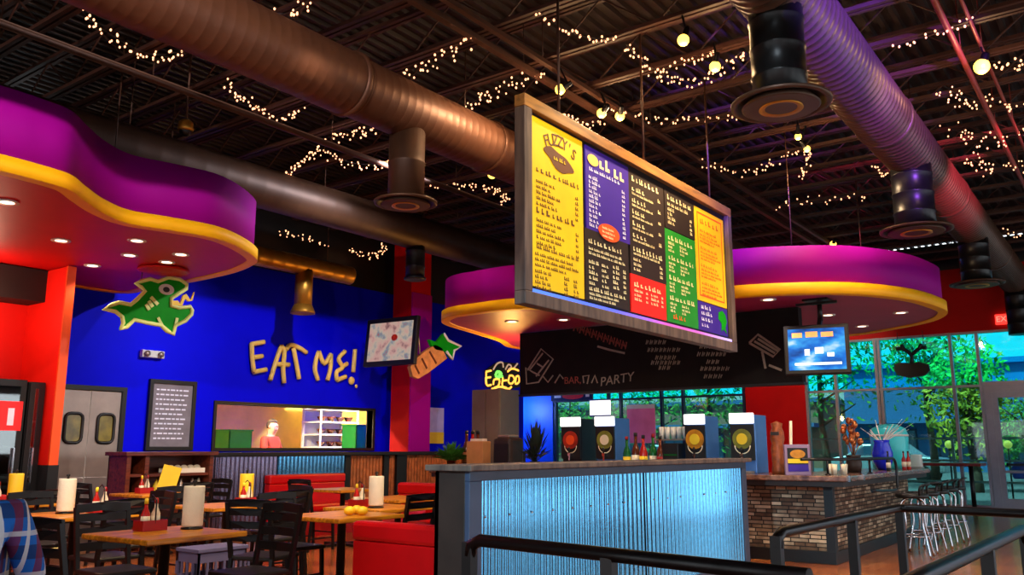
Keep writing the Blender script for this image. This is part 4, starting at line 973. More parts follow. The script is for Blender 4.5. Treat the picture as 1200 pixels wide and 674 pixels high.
M_ = Matrix.Translation((6.28, 10.05, .762)) @ Matrix.Rotation(R(-25), 4, 'Z') @ Matrix.Rotation(R(14), 4, 'Y')
MB().box(-.11, .11, -.008, .008, 0, .32, M_).build('card', 'label_yellow', t); MB().box(6.2, 6.38, 10.0, 10.12, .75, .765).build('base', 'black_paint', t)
def caddy(x, y, lab, rot=0):
    t = thing('condiment_caddy', lab, 'condiment caddy', (x, y, .75), 'red condiment caddies')
    MB().box(x - .09, x + .09, y - .06, y + .06, .752, .76).box(x - .09, x + .09, y - .06, y - .053, .76, .82).box(x - .09, x + .09, y + .053, y + .06, .76, .82).box(x - .09, x - .083, y - .053, y + .053, .76, .82).box(x + .083, x + .09, y - .053, y + .053, .76, .82).build('tray', 'caddy_red', t)
    MB().tube([(x, y - .056, .8), (x, y - .056, .95), (x, y, .985), (x, y + .056, .95), (x, y + .056, .8)], .005, 6).build('handle', 'black_metal', t)
    return (x, y)
def sauce(x, y, m, lab, z=.762):
    t = thing('sauce_bottle', lab, 'sauce bottle', (x, y, z), 'sauce bottles in the caddies')
    MB().lathe([(.027, 0), (.029, .01), (.029, .1), (.012, .14), (.011, .17)], (x, y, z), 12).build('bottle_body', m, t)
    MB().lathe([(.0295, .03), (.0295, .085)], (x, y, z), 12).build('paper_label', 'sauce_white', t)
    MB().lathe([(.014, 0), (.012, .035), (.0001, .04)], (x, y, z + .165), 10).build('cap', 'label_yellow' if m == 'bottle_red' else 'caddy_red', t)
for (x, y, w) in ((3.36, 5.52, 'the near left table'), (4.02, 7.4, 'the table beyond the plaid shirt'), (5.42, 7.25, 'the table right of the hutch'), (5.86, 6.12, 'the table behind the red booth'), (6.0, 10.05, 'the table before the hutch'), (4.02, 9.45, 'the far left table')):
    caddy(x, y, 'small red condiment caddy on ' + w)
    sauce(x - .04, y, 'bottle_red', 'red-sauce bottle with yellow cap in the caddy on ' + w)
    sauce(x + .04, y + .01, 'sauce_white', 'cream-sauce bottle with red cap in the caddy on ' + w)
for k, (x, y) in enumerate(((5.08, 5.42), (5.2, 5.46), (5.14, 5.33))):
    tag(MB().ball((x, y, .788), .042, 14, 10, (1.2, 1, .9)).build('lemon', 'lemon'), 'yellow lemon in the cluster on the table before the red booth', 'lemon', 'lemons on the table')
# perforated crate-like high chair back
t = thing('storage_crate', 'grey-violet perforated plastic crate on the floor behind the near left table', 'crate', (4.5, 6.45, 0))
mat('crate_grey', (96, 92, 126), .5, var=.06)
w = MB(); x0, x1, y0, y1 = 4.28, 4.74, 6.3, 6.6
for z0, z1 in ((.02, .1), (.2, .28), (.38, .46)):
    w.box(x0, x1, y0, y0 + .015, z0, z1).box(x0, x1, y1 - .015, y1, z0, z1).box(x0, x0 + .015, y0, y1, z0, z1).box(x1 - .015, x1, y0, y1, z0, z1)
for z0 in (.1, .28):
    for k in range(7): w.box(x0 + k * .08, x0 + k * .08 + .02, y0, y0 + .015, z0, z0 + .1).box(x0 + k * .08, x0 + k * .08 + .02, y1 - .015, y1, z0, z0 + .1)
    for k in range(5): w.box(x0, x0 + .015, y0 + k * .075, y0 + k * .075 + .02, z0, z0 + .1).box(x1 - .015, x1, y0 + k * .075, y0 + k * .075 + .02, z0, z0 + .1)
w.box(x0, x1, y0, y1, 0.0, .02)
w.build('crate_walls', 'crate_grey', t); MB().box(x0 - .012, x1 + .012, y0 - .012, y1 + .012, .46, .49).build('rim', 'crate_grey', t, .005)

# ================================================================= signs, screens and fittings on the walls
# green fish
YF = 10.08
def F(zx, zy): return at(110 + zx / 5.615, 310 + zy / 5.615, Y=YF)
fish = thing('fish_sign', 'green cut-out cartoon fish with pale outline hanging under the purple canopy by the blue wall', 'sign', F(380, 250))
ol = [(610, 130), (565, 98), (490, 85), (420, 112), (370, 95), (312, 110), (275, 125), (308, 148), (335, 175), (285, 228), (240, 265), (165, 250), (110, 268), (65, 293), (140, 310), (185, 345), (192, 385), (178, 425), (215, 412), (265, 365), (355, 385), (440, 400), (478, 438), (522, 460), (535, 402), (600, 372), (640, 330), (645, 302), (632, 278), (560, 285), (508, 272), (510, 222), (560, 190), (606, 160)]
P = [F(*q) for q in ol]
MB().prism(P, (0, .05, 0)).build('body', 'fish_green', fish)
MB().tube([p + Vector((0, -.005, 0)) for p in P], .027, 8, True).build('outline', 'fish_outline', fish)
ey = F(475, 165)
eye = MB().prism([ey + Vector((.105 * math.cos(a), 0, .07 * math.sin(a))) for a in [2 * PI * k / 24 for k in range(24)]], (0, -.02, 0)).build('eye', 'white_plastic', fish)
MB().prism([ey + Vector((.045 * math.cos(a) - .01, -.021, .035 * math.sin(a) - .005)) for a in [2 * PI * k / 18 for k in range(18)]], (0, -.008, 0)).build('pupil', 'black_paint', eye)
MB().prism([F(*q) for q in ((508, 268), (500, 240), (545, 238), (560, 262), (580, 205), (600, 195), (628, 235), (655, 182), (640, 240), (615, 245), (594, 225), (572, 275))], (0, -.03, 0)).build('teeth', 'label_yellow', fish)
g = MB()
for a, b in (((340, 262), (362, 300)), ((358, 240), (384, 280)), ((372, 215), (418, 264))): g.ribbon([F(*a) + Vector((0, -.006, 0)), F(*b) + Vector((0, -.006, 0))], .045, (0, -.01, 0))
g.ribbon([F(418, 350) + Vector((0, -.006, 0)), F(448, 405) + Vector((0, -.006, 0)), F(500, 448) + Vector((0, -.006, 0))], .04, (0, -.01, 0)).ribbon([F(545, 352) + Vector((0, -.006, 0)), F(535, 402) + Vector((0, -.006, 0))], .04, (0, -.01, 0))
g.build('gill_stroke', 'fish_outline', fish)
wr = MB()
for q in ((320, 112), (490, 90)): p = F(*q); wr.cyl(p + Vector((0, .025, 0)), (p.x, p.y + .025, 3.52), .006, n=6)
wr.build('mount', 'dark_pipe', fish)
# EAT ME! lettering
YE = 11.84
def E_(zx, zy): return at(200 + zx / 3.965, 370 + zy / 3.965, Y=YE)
et = thing('wall_lettering', 'gold hand-drawn EAT ME! letters on the blue wall', 'sign', E_(620, 220))
for name, strokes in (('letter_e', [[(378, 128), (380, 195), (388, 262)], [(376, 132), (436, 122)], [(384, 194), (428, 188)], [(386, 262), (446, 250)]]),
                      ('letter_a', [[(464, 300), (488, 220), (516, 138)], [(516, 138), (530, 170), (524, 240), (528, 314)], [(488, 224), (552, 228)]]),
                      ('letter_t', [[(536, 158), (560, 136), (600, 150), (634, 172)], [(572, 150), (585, 220), (598, 294)]]),
                      ('letter_m', [[(686, 300), (672, 250), (678, 200), (690, 166)], [(690, 166), (715, 222), (746, 178)], [(746, 178), (744, 240), (730, 302)]]),
                      ('letter_e', [[(812, 164), (782, 200), (800, 240), (772, 262), (774, 300)], [(800, 236), (822, 222)], [(774, 300), (816, 282)]]),
                      ('exclamation_mark', [[(858, 156), (854, 210), (850, 262)]])):
    w = MB()
    for s in strokes: w.tube([p + Vector((0, .01, 0)) for p in smooth_line([E_(*q) for q in s], 4)], .041, 10)
    if name == 'exclamation_mark': w.ball(E_(840, 302), .075, 12, 8, (1, .5, 1)); w.ball(E_(862, 328), .035, 10, 8, (1, .5, 1))
    w.build(name, 'sign_gold', et)
# emergency light, framed board, white notice
t = thing('emergency_light', 'small twin-lamp emergency light on the blue wall below the fish', 'emergency light', (7.04, 11.85, 2.62))
MB().box(6.86, 7.22, 11.82, 11.9, 2.62, 2.73).build('housing', 'white_plastic', t, .012)
for x in (6.93, 7.15): MB().lathe([(.04, 0), (.045, .03), (.0001, .036)], (x, 11.82, 2.675), 14, True, Matrix.Rotation(PI / 2, 4, 'X')).build('lamp_head', 'steel', t)
t = thing('specials_board', 'dark-framed grey specials board on the blue wall right of the steel door', 'board', (7.45, 11.86, 1.31))
MB().box(7.04, 7.1, 11.84, 11.9, 1.26, 2.31).box(7.76, 7.82, 11.84, 11.9, 1.26, 2.31).box(7.1, 7.76, 11.84, 11.9, 1.26, 1.32).box(7.1, 7.76, 11.84, 11.9, 2.25, 2.31).build('frame', 'black_paint', t, .005)
bo = MB().box(7.1, 7.76, 11.865, 11.88, 1.32, 2.25).build('board', mat('board_grey', (132, 122, 128), .4, var=.15), t)
w = MB(); q = random.Random(8)
for k in range(11):
    z = 2.15 - .072 * k; x = 7.16
    while x < 7.62:
        dx = q.uniform(.03, .09); w.box(x, x + dx, 11.862, 11.865, z, z + .022); x += dx + .02
w.build('writing', 'ink_white', bo)
t = thing('wall_notice', 'white notice on the blue wall just right of the purple pillar', 'notice', (13.47, 11.87, 1.39))
MB().box(13.25, 13.7, 11.87, 11.9, 1.39, 2.12).build('sheet', mat('notice_lilac', (196, 186, 255), .5, var=.15), t); MB().box(13.25, 13.7, 11.865, 11.872, 1.39, 1.62).build('picture', 'label_yellow', t)
# pillar
t = thing('square_pillar', 'square pillar with red side and purple front rising before the blue wall', 'pillar', (11.94, 11.4, 0))
MB().box(11.86, 12.42, 11.15, 11.62, 0, 5.8).build('core', 'red_paint', t)
MB().box(11.87, 12.43, 11.12, 11.15, 1.2, 4.25).build('front_panel', 'purple_paint', t)
# left television
def tv(lab, c, yaw, tilt, w, h, scr, pole_to, depth=.09, bez=.05):
    t = thing('television', lab, 'television', c)
    M = Matrix.Translation(c) @ Matrix.Rotation(yaw, 4, 'Z') @ Matrix.Rotation(tilt, 4, 'X')
    MB().box(-w / 2, w / 2, 0, depth, -h / 2, h / 2, M).build('housing', 'black_paint', t, .012)
    s = MB().box(-w / 2 + bez, w / 2 - bez, -.004, .002, -h / 2 + bez, h / 2 - bez, M).build('screen', scr, t)
    MB().bar(M @ Vector((0, depth, 0)), pole_to, .05).box(-.12, .12, depth, depth + .03, -.12, .12, M).build('wall_mount', 'black_metal', t)
    return t, M, s
screen_mat('screen_pale', [(.28, (110, 70, 76)), (.42, (206, 160, 150)), (.55, (196, 176, 158)), (.66, (130, 140, 150)), (.76, (170, 80, 80))], 5.5, .55)
screen_mat('screen_blue', [(.28, (10, 30, 90)), (.45, (16, 110, 210)), (.6, (60, 170, 236)), (.72, (210, 236, 250))], 3., .8, (1, 1, 2))
tL = at(457, 400, X=10.75)
tv1, M1, s1 = tv('pale-screened television mounted on the pillar', tL, R(-86), R(-6), 1.16, .86, 'screen_pale', (11.9, 11.3, tL.z - .05), bez=.085)
MB().prism([M1 @ Vector((.1 + .07 * math.cos(a), -.006, .06 + .06 * math.sin(a))) for a in [2 * PI * k / 18 for k in range(18)]], M1.to_3x3() @ Vector((0, -.003, 0))).build('picture', 'badge_red', s1)
tR = Vector((10.58, 3.17, 2.49))
tv2, M2, s2 = tv('blue-screened television hanging under the purple bar canopy', tR, R(-76), R(-8), .76, .62, 'screen_blue', (10.75, 3.15, 2.9))
mb = MB()
for x, z, w, h in ((-.22, .15, .12, .06), (-.05, .15, .14, .07), (.13, .15, .14, .06)): mb.box(x - w / 2, x + w / 2, -.008, -.004, z, z + h, M2)
mb.build('picture', mat('screen_orange', (250, 160, 90), .4, var=.3, scale=12, emit=(250, 160, 90), es=.7), s2)
mb = MB().box(-.26, .28, -.008, -.004, -.2, -.17, M2).box(-.02, .08, -.008, -.004, -.06, .02, M2).box(-.14, -.08, -.008, -.004, -.08, .0, M2).box(.12, .2, -.008, -.004, -.1, -.05, M2)
mb.build('caption_bar', mat('screen_white', (220, 240, 255), .4, var=.05, emit=(220, 240, 255), es=.8), s2)
MB().cyl((10.75, 3.15, 2.85), (10.75, 3.15, 3.11), .03).box(10.55, 10.95, 3.0, 3.3, 3.09, 3.115).bar((10.62, 2.9, 3.06), (10.62, 3.4, 3.06), .03).build('ceiling_bracket', 'black_metal', tv2)
# tan fish with green star tail beside the pillar
YT = 10.45
def T_(px, py): return at(px, py, Y=YT)
t = thing('fish_sign', 'tan wooden fish with a green white-edged tail hung right of the purple pillar', 'sign', T_(510, 415))
MB().prism([T_(*q) for q in ((481, 430), (484, 441), (490, 444), (502, 437), (524, 420), (518, 408), (510, 404), (498, 412), (488, 420))], (0, .08, 0)).build('body', mat('fish_tan', (206, 140, 74), .5, var=.25, scale=8), t)
g = MB()
for a, b in (((494, 420), (500, 432)), ((503, 412), (511, 426)), ((486, 428), (491, 438))): g.ribbon([T_(*a) + Vector((0, -.004, 0)), T_(*b) + Vector((0, -.004, 0))], .04, (0, -.008, 0))
g.build('stripe', 'ink_brown', t)
S = [T_(*q) for q in ((503, 398), (512, 401), (520, 391), (525, 399), (540, 406), (532, 411), (530, 421), (523, 412), (511, 410), (506, 405))]
st_ = MB().prism(S, (0, .06, 0)).build('tail', 'fish_green', t)
MB().tube([p + Vector((0, -.004, 0)) for p in S[2:8]], .025, 8).build('outline', 'white_plastic', st_)
MB().cyl(T_(494, 418) + Vector((0, .03, 0)), T_(490, 372) + Vector((0, .03, 0)), .012, n=6).cyl(T_(490, 372) + Vector((0, .03, 0)), (T_(490, 372).x, 11.13, T_(490, 372).z), .012, n=6).build('mount', 'steel', t)
# neon sign
YN = 11.82
def N_(zx, zy): return at(560 + zx / 8.425, 400 + zy / 8.425, Y=YN)
t = thing('neon_sign', 'glowing orange and green neon lettering sign on the blue wall by the chalkboard', 'neon sign', N_(240, 340))
mb = MB()
for s in ([(80, 300), (85, 430), (130, 430)], [(85, 360), (125, 355)], [(80, 300), (130, 290)], [(150, 430), (160, 380), (210, 380), (200, 440), (160, 460)], [(245, 360), (240, 440), (280, 460)], [(245, 390), (285, 385)], [(310, 340), (300, 400), (330, 420), (360, 380), (340, 340), (310, 340)], [(375, 350), (370, 420), (405, 400), (400, 345), (375, 350)], [(290, 300), (340, 270), (400, 290)], [(140, 470), (220, 450), (300, 470), (330, 450)]):
    mb.tube(smooth_line([N_(*q) for q in s], 3), .026, 6)
mb.build('tube', 'neon_orange', t)
mb = MB()
for s in ([(170, 340), (190, 300), (230, 320), (200, 360), (170, 340)], [(200, 330), (240, 350)]): mb.tube(smooth_line([N_(*q) for q in s], 3), .035, 6)
mb.build('tube', 'neon_green', t)
mb = MB()
for s in ([(150, 280), (190, 220), (240, 210), (250, 260)], [(270, 280), (300, 230), (330, 250), (300, 280)], [(350, 270), (390, 220)]): mb.tube(smooth_line([N_(*q) for q in s], 3), .022, 6)
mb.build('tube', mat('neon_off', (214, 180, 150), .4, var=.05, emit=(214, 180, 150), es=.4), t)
MB().prism([N_(*q) for q in ((70, 290), (200, 200), (410, 220), (415, 450), (300, 480), (80, 450))], (0, .02, 0)).build('backing', 'black_paint', t)
mb = MB()
for q in ((120, 320), (360, 420)): p = N_(*q); mb.cyl(p + Vector((0, .01, 0)), (p.x, YW, p.z), .015, n=6)
mb.build('mount', 'black_metal', t)
# grey cabinet behind the bar
t = thing('storage_cabinet', 'tall grey steel cabinet behind the bar below the neon sign', 'cabinet', (13.2, 10.12, 0))
MB().box(12.9, 13.5, 9.78, 10.47, 0, 2.4).build('body', mat('cabinet_grey', (112, 104, 100), .4, .3, var=.06), t, .01)
for y0, y1 in ((9.8, 10.115), (10.13, 10.45)):
    dd = MB().box(12.88, 12.9, y0, y1, .1, 2.36).build('door', 'cabinet_grey', t, .004); MB().box(12.86, 12.88, (y1 - .05) if y0 < 10 else y0 + .02, (y1 - .02) if y0 < 10 else y0 + .05, 1.0, 1.3).build('handle', 'chrome', dd)
# banners at the bar windows
t = thing('window_banner', 'small navy banner with a red oval at the top of the bar window', 'banner', (20.8, 13.2, 2.63))
MB().box(20.77, 20.82, 12.5, 13.9, 2.63, 2.9).build('sheet', 'navy_frame', t)
MB().prism([(20.765, 13.15 + .36 * math.cos(a), 2.765 + .1 * math.sin(a)) for a in [2 * PI * k / 24 for k in range(24)]], (-.004, 0, 0)).build('oval', 'red_print', t)
MB().box(20.762, 20.77, 12.6, 12.72, 2.72, 2.81).box(20.762, 20.77, 13.56, 13.78, 2.72, 2.81).build('lettering', 'white_plastic', t)
MB().cyl((20.8, 12.6, 2.9), (20.8, 12.6, WZ), .006, n=6).cyl((20.8, 13.8, 2.9), (20.8, 13.8, WZ), .006, n=6).build('cord', 'black_metal', t)
t = thing('window_banner', 'pink poster with a white top strip at the bar window', 'poster', (20.85, 11.05, 1.43))
MB().box(20.88, 20.9, 10.63, 11.48, 1.43, 2.35).build('sheet', mat('poster_pink', (255, 130, 180), .6, var=.2, scale=2.5), t); MB().box(20.875, 20.885, 10.63, 11.48, 2.35, 2.46).build('header', 'white_plastic', t)
MB().cyl((20.89, 10.75, 2.46), (20.89, 10.75, 3.82), .005, n=6).cyl((20.89, 11.4, 2.46), (20.89, 11.4, 3.82), .005, n=6).build('cord', 'black_metal', t)
t = thing('window_sign', 'white lit square sign hanging over the second drink dispenser', 'sign', (20.6, 12.15, 2.2))
MB().box(20.56, 20.64, 11.84, 12.47, 2.19, 2.59).build('lit_panel', 'dispenser_glow', t, .01)
MB().box(20.55, 20.65, 11.82, 12.49, 2.59, 2.63).box(20.55, 20.65, 11.82, 12.49, 2.15, 2.19).build('frame', 'alu', t)
MB().cyl((20.6, 11.88, 2.6), (20.6, 11.88, 4.0), .006, n=6).cyl((20.6, 12.43, 2.6), (20.6, 12.43, 4.0), .006, n=6).build('cord', 'black_metal', t)
# hanging dark sign in the big window, exit sign, speaker
t = thing('window_sign', 'black oval sign with antler-like branches hanging in the tall window', 'sign', (20.85, 4.17, 2.9))
W_ = lambda px, py: at(px, py, X=20.85)
MB().prism([W_(*q) for q in ((1048, 427), (1054, 425), (1065, 426), (1076, 424), (1088, 427), (1090, 434), (1084, 440), (1066, 443), (1052, 440), (1048, 434))], (.06, 0, 0)).build('board', 'black_paint', t)
mb = MB()
for s in ([(1068, 426), (1068, 416), (1058, 409), (1050, 409)], [(1068, 416), (1078, 408), (1086, 408)], [(1060, 410), (1056, 404)], [(1077, 409), (1080, 403)]): mb.tube(smooth_line([W_(*q) for q in s], 3), .045, 6)
mb.build('branches', 'black_paint', t)
MB().cyl(W_(1054, 425), (20.85, W_(1054, 425).y, 3.9), .006, n=6).cyl(W_(1084, 425), (20.85, W_(1084, 425).y, 3.9), .006, n=6).build('cord', 'black_metal', t)
t = thing('exit_sign', 'red lit exit sign on the red wall above the windows', 'exit sign', (20.97, 2.24, 3.9))
MB().box(20.93, 21.0, 2.05, 2.43, 3.92, 4.14).build('housing', 'exit_glow', t, .006)
MB().text('EXIT', .17, (20.928, 2.24, 4.03), (0, -1, 0), (0, 0, 1), .003).build('lettering', mat('exit_letter', (255, 150, 130), .5, var=.02, emit=(255, 140, 120), es=1.), t)
# camera on a rod
t = thing('security_camera', 'small grey dome camera hanging on a rod over the left dining tables', 'camera', (4.93, 8.0, 4.66))
MB().cyl((4.93, 8.0, 4.78), (4.93, 8.0, ZC), .012, n=8).build('rod', 'dark_pipe', t)
MB().lathe([(.05, .14), (.075, .12), (.085, .04), (.07, .02)], (4.93, 8.0, 4.63), 18).build('housing', 'duct_gold', t)
MB().ball((4.93, 8.0, 4.66), .066, 16, 10).build('dome', 'black_paint', t)
# drink coolers in the alcove
def cooler(x0, x1, y0, y1, h, lab, red):
    t = thing('beverage_cooler', lab, 'cooler', ((x0 + x1) / 2, (y0 + y1) / 2, 0))
    MB().box(x0, x0 + .05, y0 + .03, y1, .05, h).box(x1 - .05, x1, y0 + .03, y1, .05, h).box(x0 + .05, x1 - .05, y1 - .04, y1, .05, h).box(x0 + .05, x1 - .05, y0 + .03, y1, h - .05, h).box(x0 + .05, x1 - .05, y0 + .03, y1, .05, .45).build('cabinet', 'black_paint', t)
    dr = MB().box(x0 + .01, x0 + .07, y0, y0 + .03, .4, h - .01).box(x1 - .07, x1 - .01, y0, y0 + .03, .4, h - .01).box(x0 + .07, x1 - .07, y0, y0 + .03, .4, .48).box(x0 + .07, x1 - .07, y0, y0 + .03, h - .08, h - .01).build('door', 'black_paint', t)
    MB().box(x0 + .07, x1 - .07, y0 + .01, y0 + .018, .48, h - .08).build('glass_pane', GLASS_FRIDGE, dr)
    MB().box(x1 - .1, x1 - .085, y0 - .03, y0, .9, 1.3).build('handle', 'chrome', dr)
    for z in (.6, .95, 1.3, 1.6): MB().box(x0 + .05, x1 - .05, y0 + .06, y1 - .04, z, z + .02).build('shelf', 'steel', t)
    if red:
        pl = MB().box(x0 + .08, x1 - .04, y0 - .012, y0 + .002, 1.5, 1.84).build('brand_panel', 'cooler_red_glow', t)
        MB().ribbon(smooth_line([(x0 + .16, y0 - .014, 1.66), (x0 + .3, y0 - .014, 1.7), (x0 + .44, y0 - .014, 1.64), (x0 + .6, y0 - .014, 1.7)], 5), .035, (0, -.004, 0)).box(x1 - .2, x1 - .13, y0 - .017, y0 - .012, 1.56, 1.76).build('lettering', 'ink_white', pl)
    return t
cooler(3.9, 4.82, 10.75, 11.4, 2.1, 'black drink cooler with a red lit panel at the far left', True)
cooler(4.83, 5.02, 10.72, 11.4, 2.08, 'narrow black glass-door cooler next to the orange wall edge', False)
cc = ('bottle_red', 'bottle_brown', 'steel_blue', 'white_plastic')
for r_, z in enumerate((.622, .972, 1.322)):
    for k in range(8):
        x = 4.02 + .085 * k
        t = tag(MB().lathe([(.03, 0), (.032, .12), (.014, .18), (.013, .22), (.0001, .225)], (x, 10.9, z), 10).build('drink_bottle', cc[(k // 2 + r_) % 4]), 'small drink bottle standing on a shelf inside the red-panelled cooler', 'bottle', 'bottles inside the red-panelled cooler')
for r_, z in enumerate((.97, 1.32, 1.62)):
    for k in range(3):
        tag(MB().lathe([(.032, 0), (.034, .14), (.015, .2), (.013, .24), (.0001, .245)], (4.85 + .035 * k, 10.88 + .05 * k, z), 10).build('drink_bottle', ('white_plastic', 'bottle_green', 'label_yellow')[r_]), 'small drink bottle standing inside the narrow glass-door cooler', 'bottle', 'bottles inside the narrow cooler')
# ================================================================= fairy lights
bulb_src = None
def strand(lab, pts, per=.11, jit=.06, sag=0., twice=2):
    global bulb_src
    q = random.Random(sum(map(ord, lab)))
    P = [Vector(p) for p in pts]; c = P[0].copy()
    t = thing('fairy_lights', lab, 'string lights', c, 'fairy light strings under the roof')
    path = smooth_line(P, 6) if len(P) > 2 else [P[0].lerp(P[1], k / 6) for k in range(7)]
    n = len(path)
    for i, p in enumerate(path): p.z -= sag * math.sin(PI * i / (n - 1))
    MB().tube(path, .004, 5).build('wire', 'black_metal', t)
    D = [0]
    for i in range(1, n): D.append(D[-1] + (path[i] - path[i - 1]).length)
    s = per / 2; cnt = 0
    while s < D[-1] and cnt < 98:
        i = max(k for k in range(n) if D[k] <= s); i = min(i, n - 2)
        for _ in range(twice):
            p = path[i].lerp(path[i + 1], (s - D[i]) / max(1e-6, D[i + 1] - D[i])) + Vector((q.uniform(-jit, jit), q.uniform(-jit, jit), q.uniform(-jit * 1.4, jit * .6)))
            if bulb_src is None:
                b = MB().ball((0, 0, 0), 1, 8, 6, (1, 1, 1.3)).build('bulb', 'fairy_bulb'); b.parent = t; bulb_src = b
            else:
                b = bulb_src.copy(); C.objects.link(b); b.parent = t
            b.location = p - c; sc = q.uniform(.008, .0115); b.scale = (sc, sc, sc); cnt += 1
        s += per * q.uniform(.75, 1.3)
Z = 5.2
strand('fairy lights drooping below the upper left end of the wide brown duct', [(3.46, 7.41, Z), (3.8, 7.6, Z), (4.1, 7.69, Z), (4.33, 7.66, Z), (4.45, 7.36, Z)], .055)
strand('short fairy light knot at the top edge above the wide brown duct', [(4.4, 6.05, Z), (4.57, 5.93, Z), (4.54, 5.6, Z)], .06)
strand('fairy lights left of the wide brown duct near the hanging camera', [(5.1, 7.6, Z), (5.69, 7.9, Z), (6.15, 8.03, Z), (6.1, 7.5, Z)], .06)
strand('fairy lights tight under the brown duct joint collar', [(6.95, 8.05, Z), (7.02, 7.75, Z), (7.0, 7.2, Z)], .045)
strand('fairy lights on the joist just right of the brown duct collar', [(6.1, 5.95, Z), (6.08, 5.46, Z), (5.95, 4.85, Z)], .06)
strand('fairy lights on the second joist right of the brown duct collar', [(7.2, 5.95, Z), (7.05, 5.46, Z), (6.95, 4.95, Z), (7.1, 4.8, Z)], .06)
strand('fairy light swag from the top centre towards the first spot lamp', [(5.87, 4.05, Z), (6.19, 3.97, Z - .08), (6.6, 3.86, Z - .04), (6.74, 3.66, Z)], .075, .03)
strand('fairy light swag between the two spot lamps left of the big diffuser', [(6.9, 3.72, Z), (7.45, 3.68, Z - .08), (7.6, 3.41, Z), (7.6, 3.0, Z)], .055, .05)
strand('fairy light bunch near the black drop duct below the spot lamps', [(7.68, 3.81, Z), (8.06, 3.65, Z), (8.09, 3.37, Z), (7.77, 2.86, Z)], .055, .06)
strand('fairy light swag reaching the rim of the big round diffuser', [(8.3, 4.65, Z), (8.83, 4.23, Z - .06), (9.07, 4.1, Z), (9.39, 3.55, Z)], .08, .04)
strand('fairy lights just above the top rail of the menu board', [(7.9, 5.22, Z), (8.45, 5.1, Z - .03), (8.5, 4.85, Z)], .06, .04)
strand('fairy light loop left of the brown duct drop', [(7.54, 9.8, 5.1), (7.35, 9.1, Z), (7.18, 8.46, Z)], .06, .05)
strand('fairy light bunch left of the brown drop diffuser', [(7.18, 8.46, Z), (7.77, 8.4, Z - .05), (8.2, 8.0, Z)], .05, .06)
strand('fairy lights between the brown drop diffuser and the menu board', [(9.0, 8.5, Z), (9.43, 7.75, Z - .05), (10.2, 7.7, Z), (10.6, 7.95, Z)], .07, .06)
strand('far fairy lights above the golden duct by the blue wall', [(9.0, 11.6, 4.95), (9.5, 11.5, 4.9), (9.9, 11.4, 4.9)], .06, .06)
strand('far fairy light bunch between golden duct and red pillar', [(10.6, 11.6, 4.95), (11.2, 11.5, 4.9), (10.9, 10.9, 5.0)], .06, .06)
strand('far fairy lights right of the red pillar above the bar canopy', [(13.2, 10.9, Z), (14.0, 10.9, Z), (14.7, 10.9, Z)], .1, .06)
strand('fairy lights beside the violet stretch of the silver duct', [(8.55, 1.62, Z), (8.53, 1.4, Z), (8.4, .9, Z)], .08, .04)
strand('fairy lights right of the silver duct below the bright lamp', [(9.85, 1.41, Z), (10.4, 1.25, Z), (10.9, .85, Z), (11.0, .6, Z)], .065, .09)
strand('fairy lights at the right edge beyond the bright lamp', [(9.5, .9, Z), (9.65, .69, Z), (9.9, .55, Z)], .06, .06)
strand('fairy lights on the third joist down the right of the silver duct', [(11.3, 1.6, Z), (11.8, 1.35, Z), (12.05, 1.0, Z), (12.2, .6, Z)], .06, .1)
strand('fairy lights on the fourth joist down the right of the silver duct', [(12.5, 1.6, Z), (13.3, 1.4, Z), (13.5, .9, Z)], .08, .1)
strand('fairy light swag dipping between menu board and second diffuser', [(10.6, 4.6, Z), (11.2, 4.25, Z - .08), (11.1, 3.8, Z - .05), (10.98, 3.3, Z)], .08, .06)
strand('fairy light tail hanging left of the second diffuser', [(11.1, 3.27, Z), (11.6, 3.45, Z), (12.15, 3.7, Z)], .09, .05)
strand('fairy light dots beyond the second black drop duct', [(12.1, 2.7, Z), (12.84, 2.61, Z), (12.9, 2.4, Z)], .1, .06)
strand('distant fairy lights above the far end of the bar canopy', [(13.4, 4.6, Z), (13.4, 3.8, Z), (13.6, 3.0, Z)], .12, .08)
strand('distant fairy lights over the bar towards the blue corner', [(12.0, 8.6, Z), (12.0, 7.6, Z), (12.1, 6.4, Z)], .12, .08)
strand('distant fairy lights by the exit sign under the roof', [(17.6, 1.7, Z), (17.9, 1.2, Z), (17.9, .6, Z)], .08, .1)

# ================================================================= spot lamps
def spot_lamp(p, aim, lab, glow=True, r=.06, power=60, col=(1., .72, .42), size=R(95), rad=.06, halo=0):
    t = thing('spot_lamp', lab, 'spot lamp', p, 'track spot lamps')
    p = Vector(p); d = (Vector(aim) - p).normalized(); rot = d.to_track_quat('-Z', 'Y').to_matrix().to_4x4()
    M = Matrix.Translation(p) @ rot
    MB().lathe([(r * .45, .14), (r * .5, .12), (r * .6, .05), (r * .62, .02), (r * .5, .02), (r * .45, .1)], (0, 0, 0), 18, True, M).build('lamp_can', 'black_metal', t)
    if glow: MB().ball(p, r, 14, 10).build('bulb', 'spot_glow', t)
    MB().bar(p - d * .1, (p.x, p.y, 5.25), .018).build('stem', 'black_metal', t)
    if halo:
        H_ = bpy.data.lights.new('bulb_light', 'POINT'); H_.energy = halo; H_.color = (1., .62, .3); H_.shadow_soft_size = r
        ho = bpy.data.objects.new('bulb_light', H_); C.objects.link(ho); ho.location = p + Vector((0, -.0, -r - .02))
    L = bpy.data.lights.new('spot_light', 'SPOT'); L.energy = power; L.color = col; L.spot_size = size; L.spot_blend = .8; L.shadow_soft_size = rad
    lo = bpy.data.objects.new('spot_light', L); C.objects.link(lo); lo.location = p + d * (r + .03); lo.rotation_euler = d.to_track_quat('-Z', 'Y').to_euler()
    return t
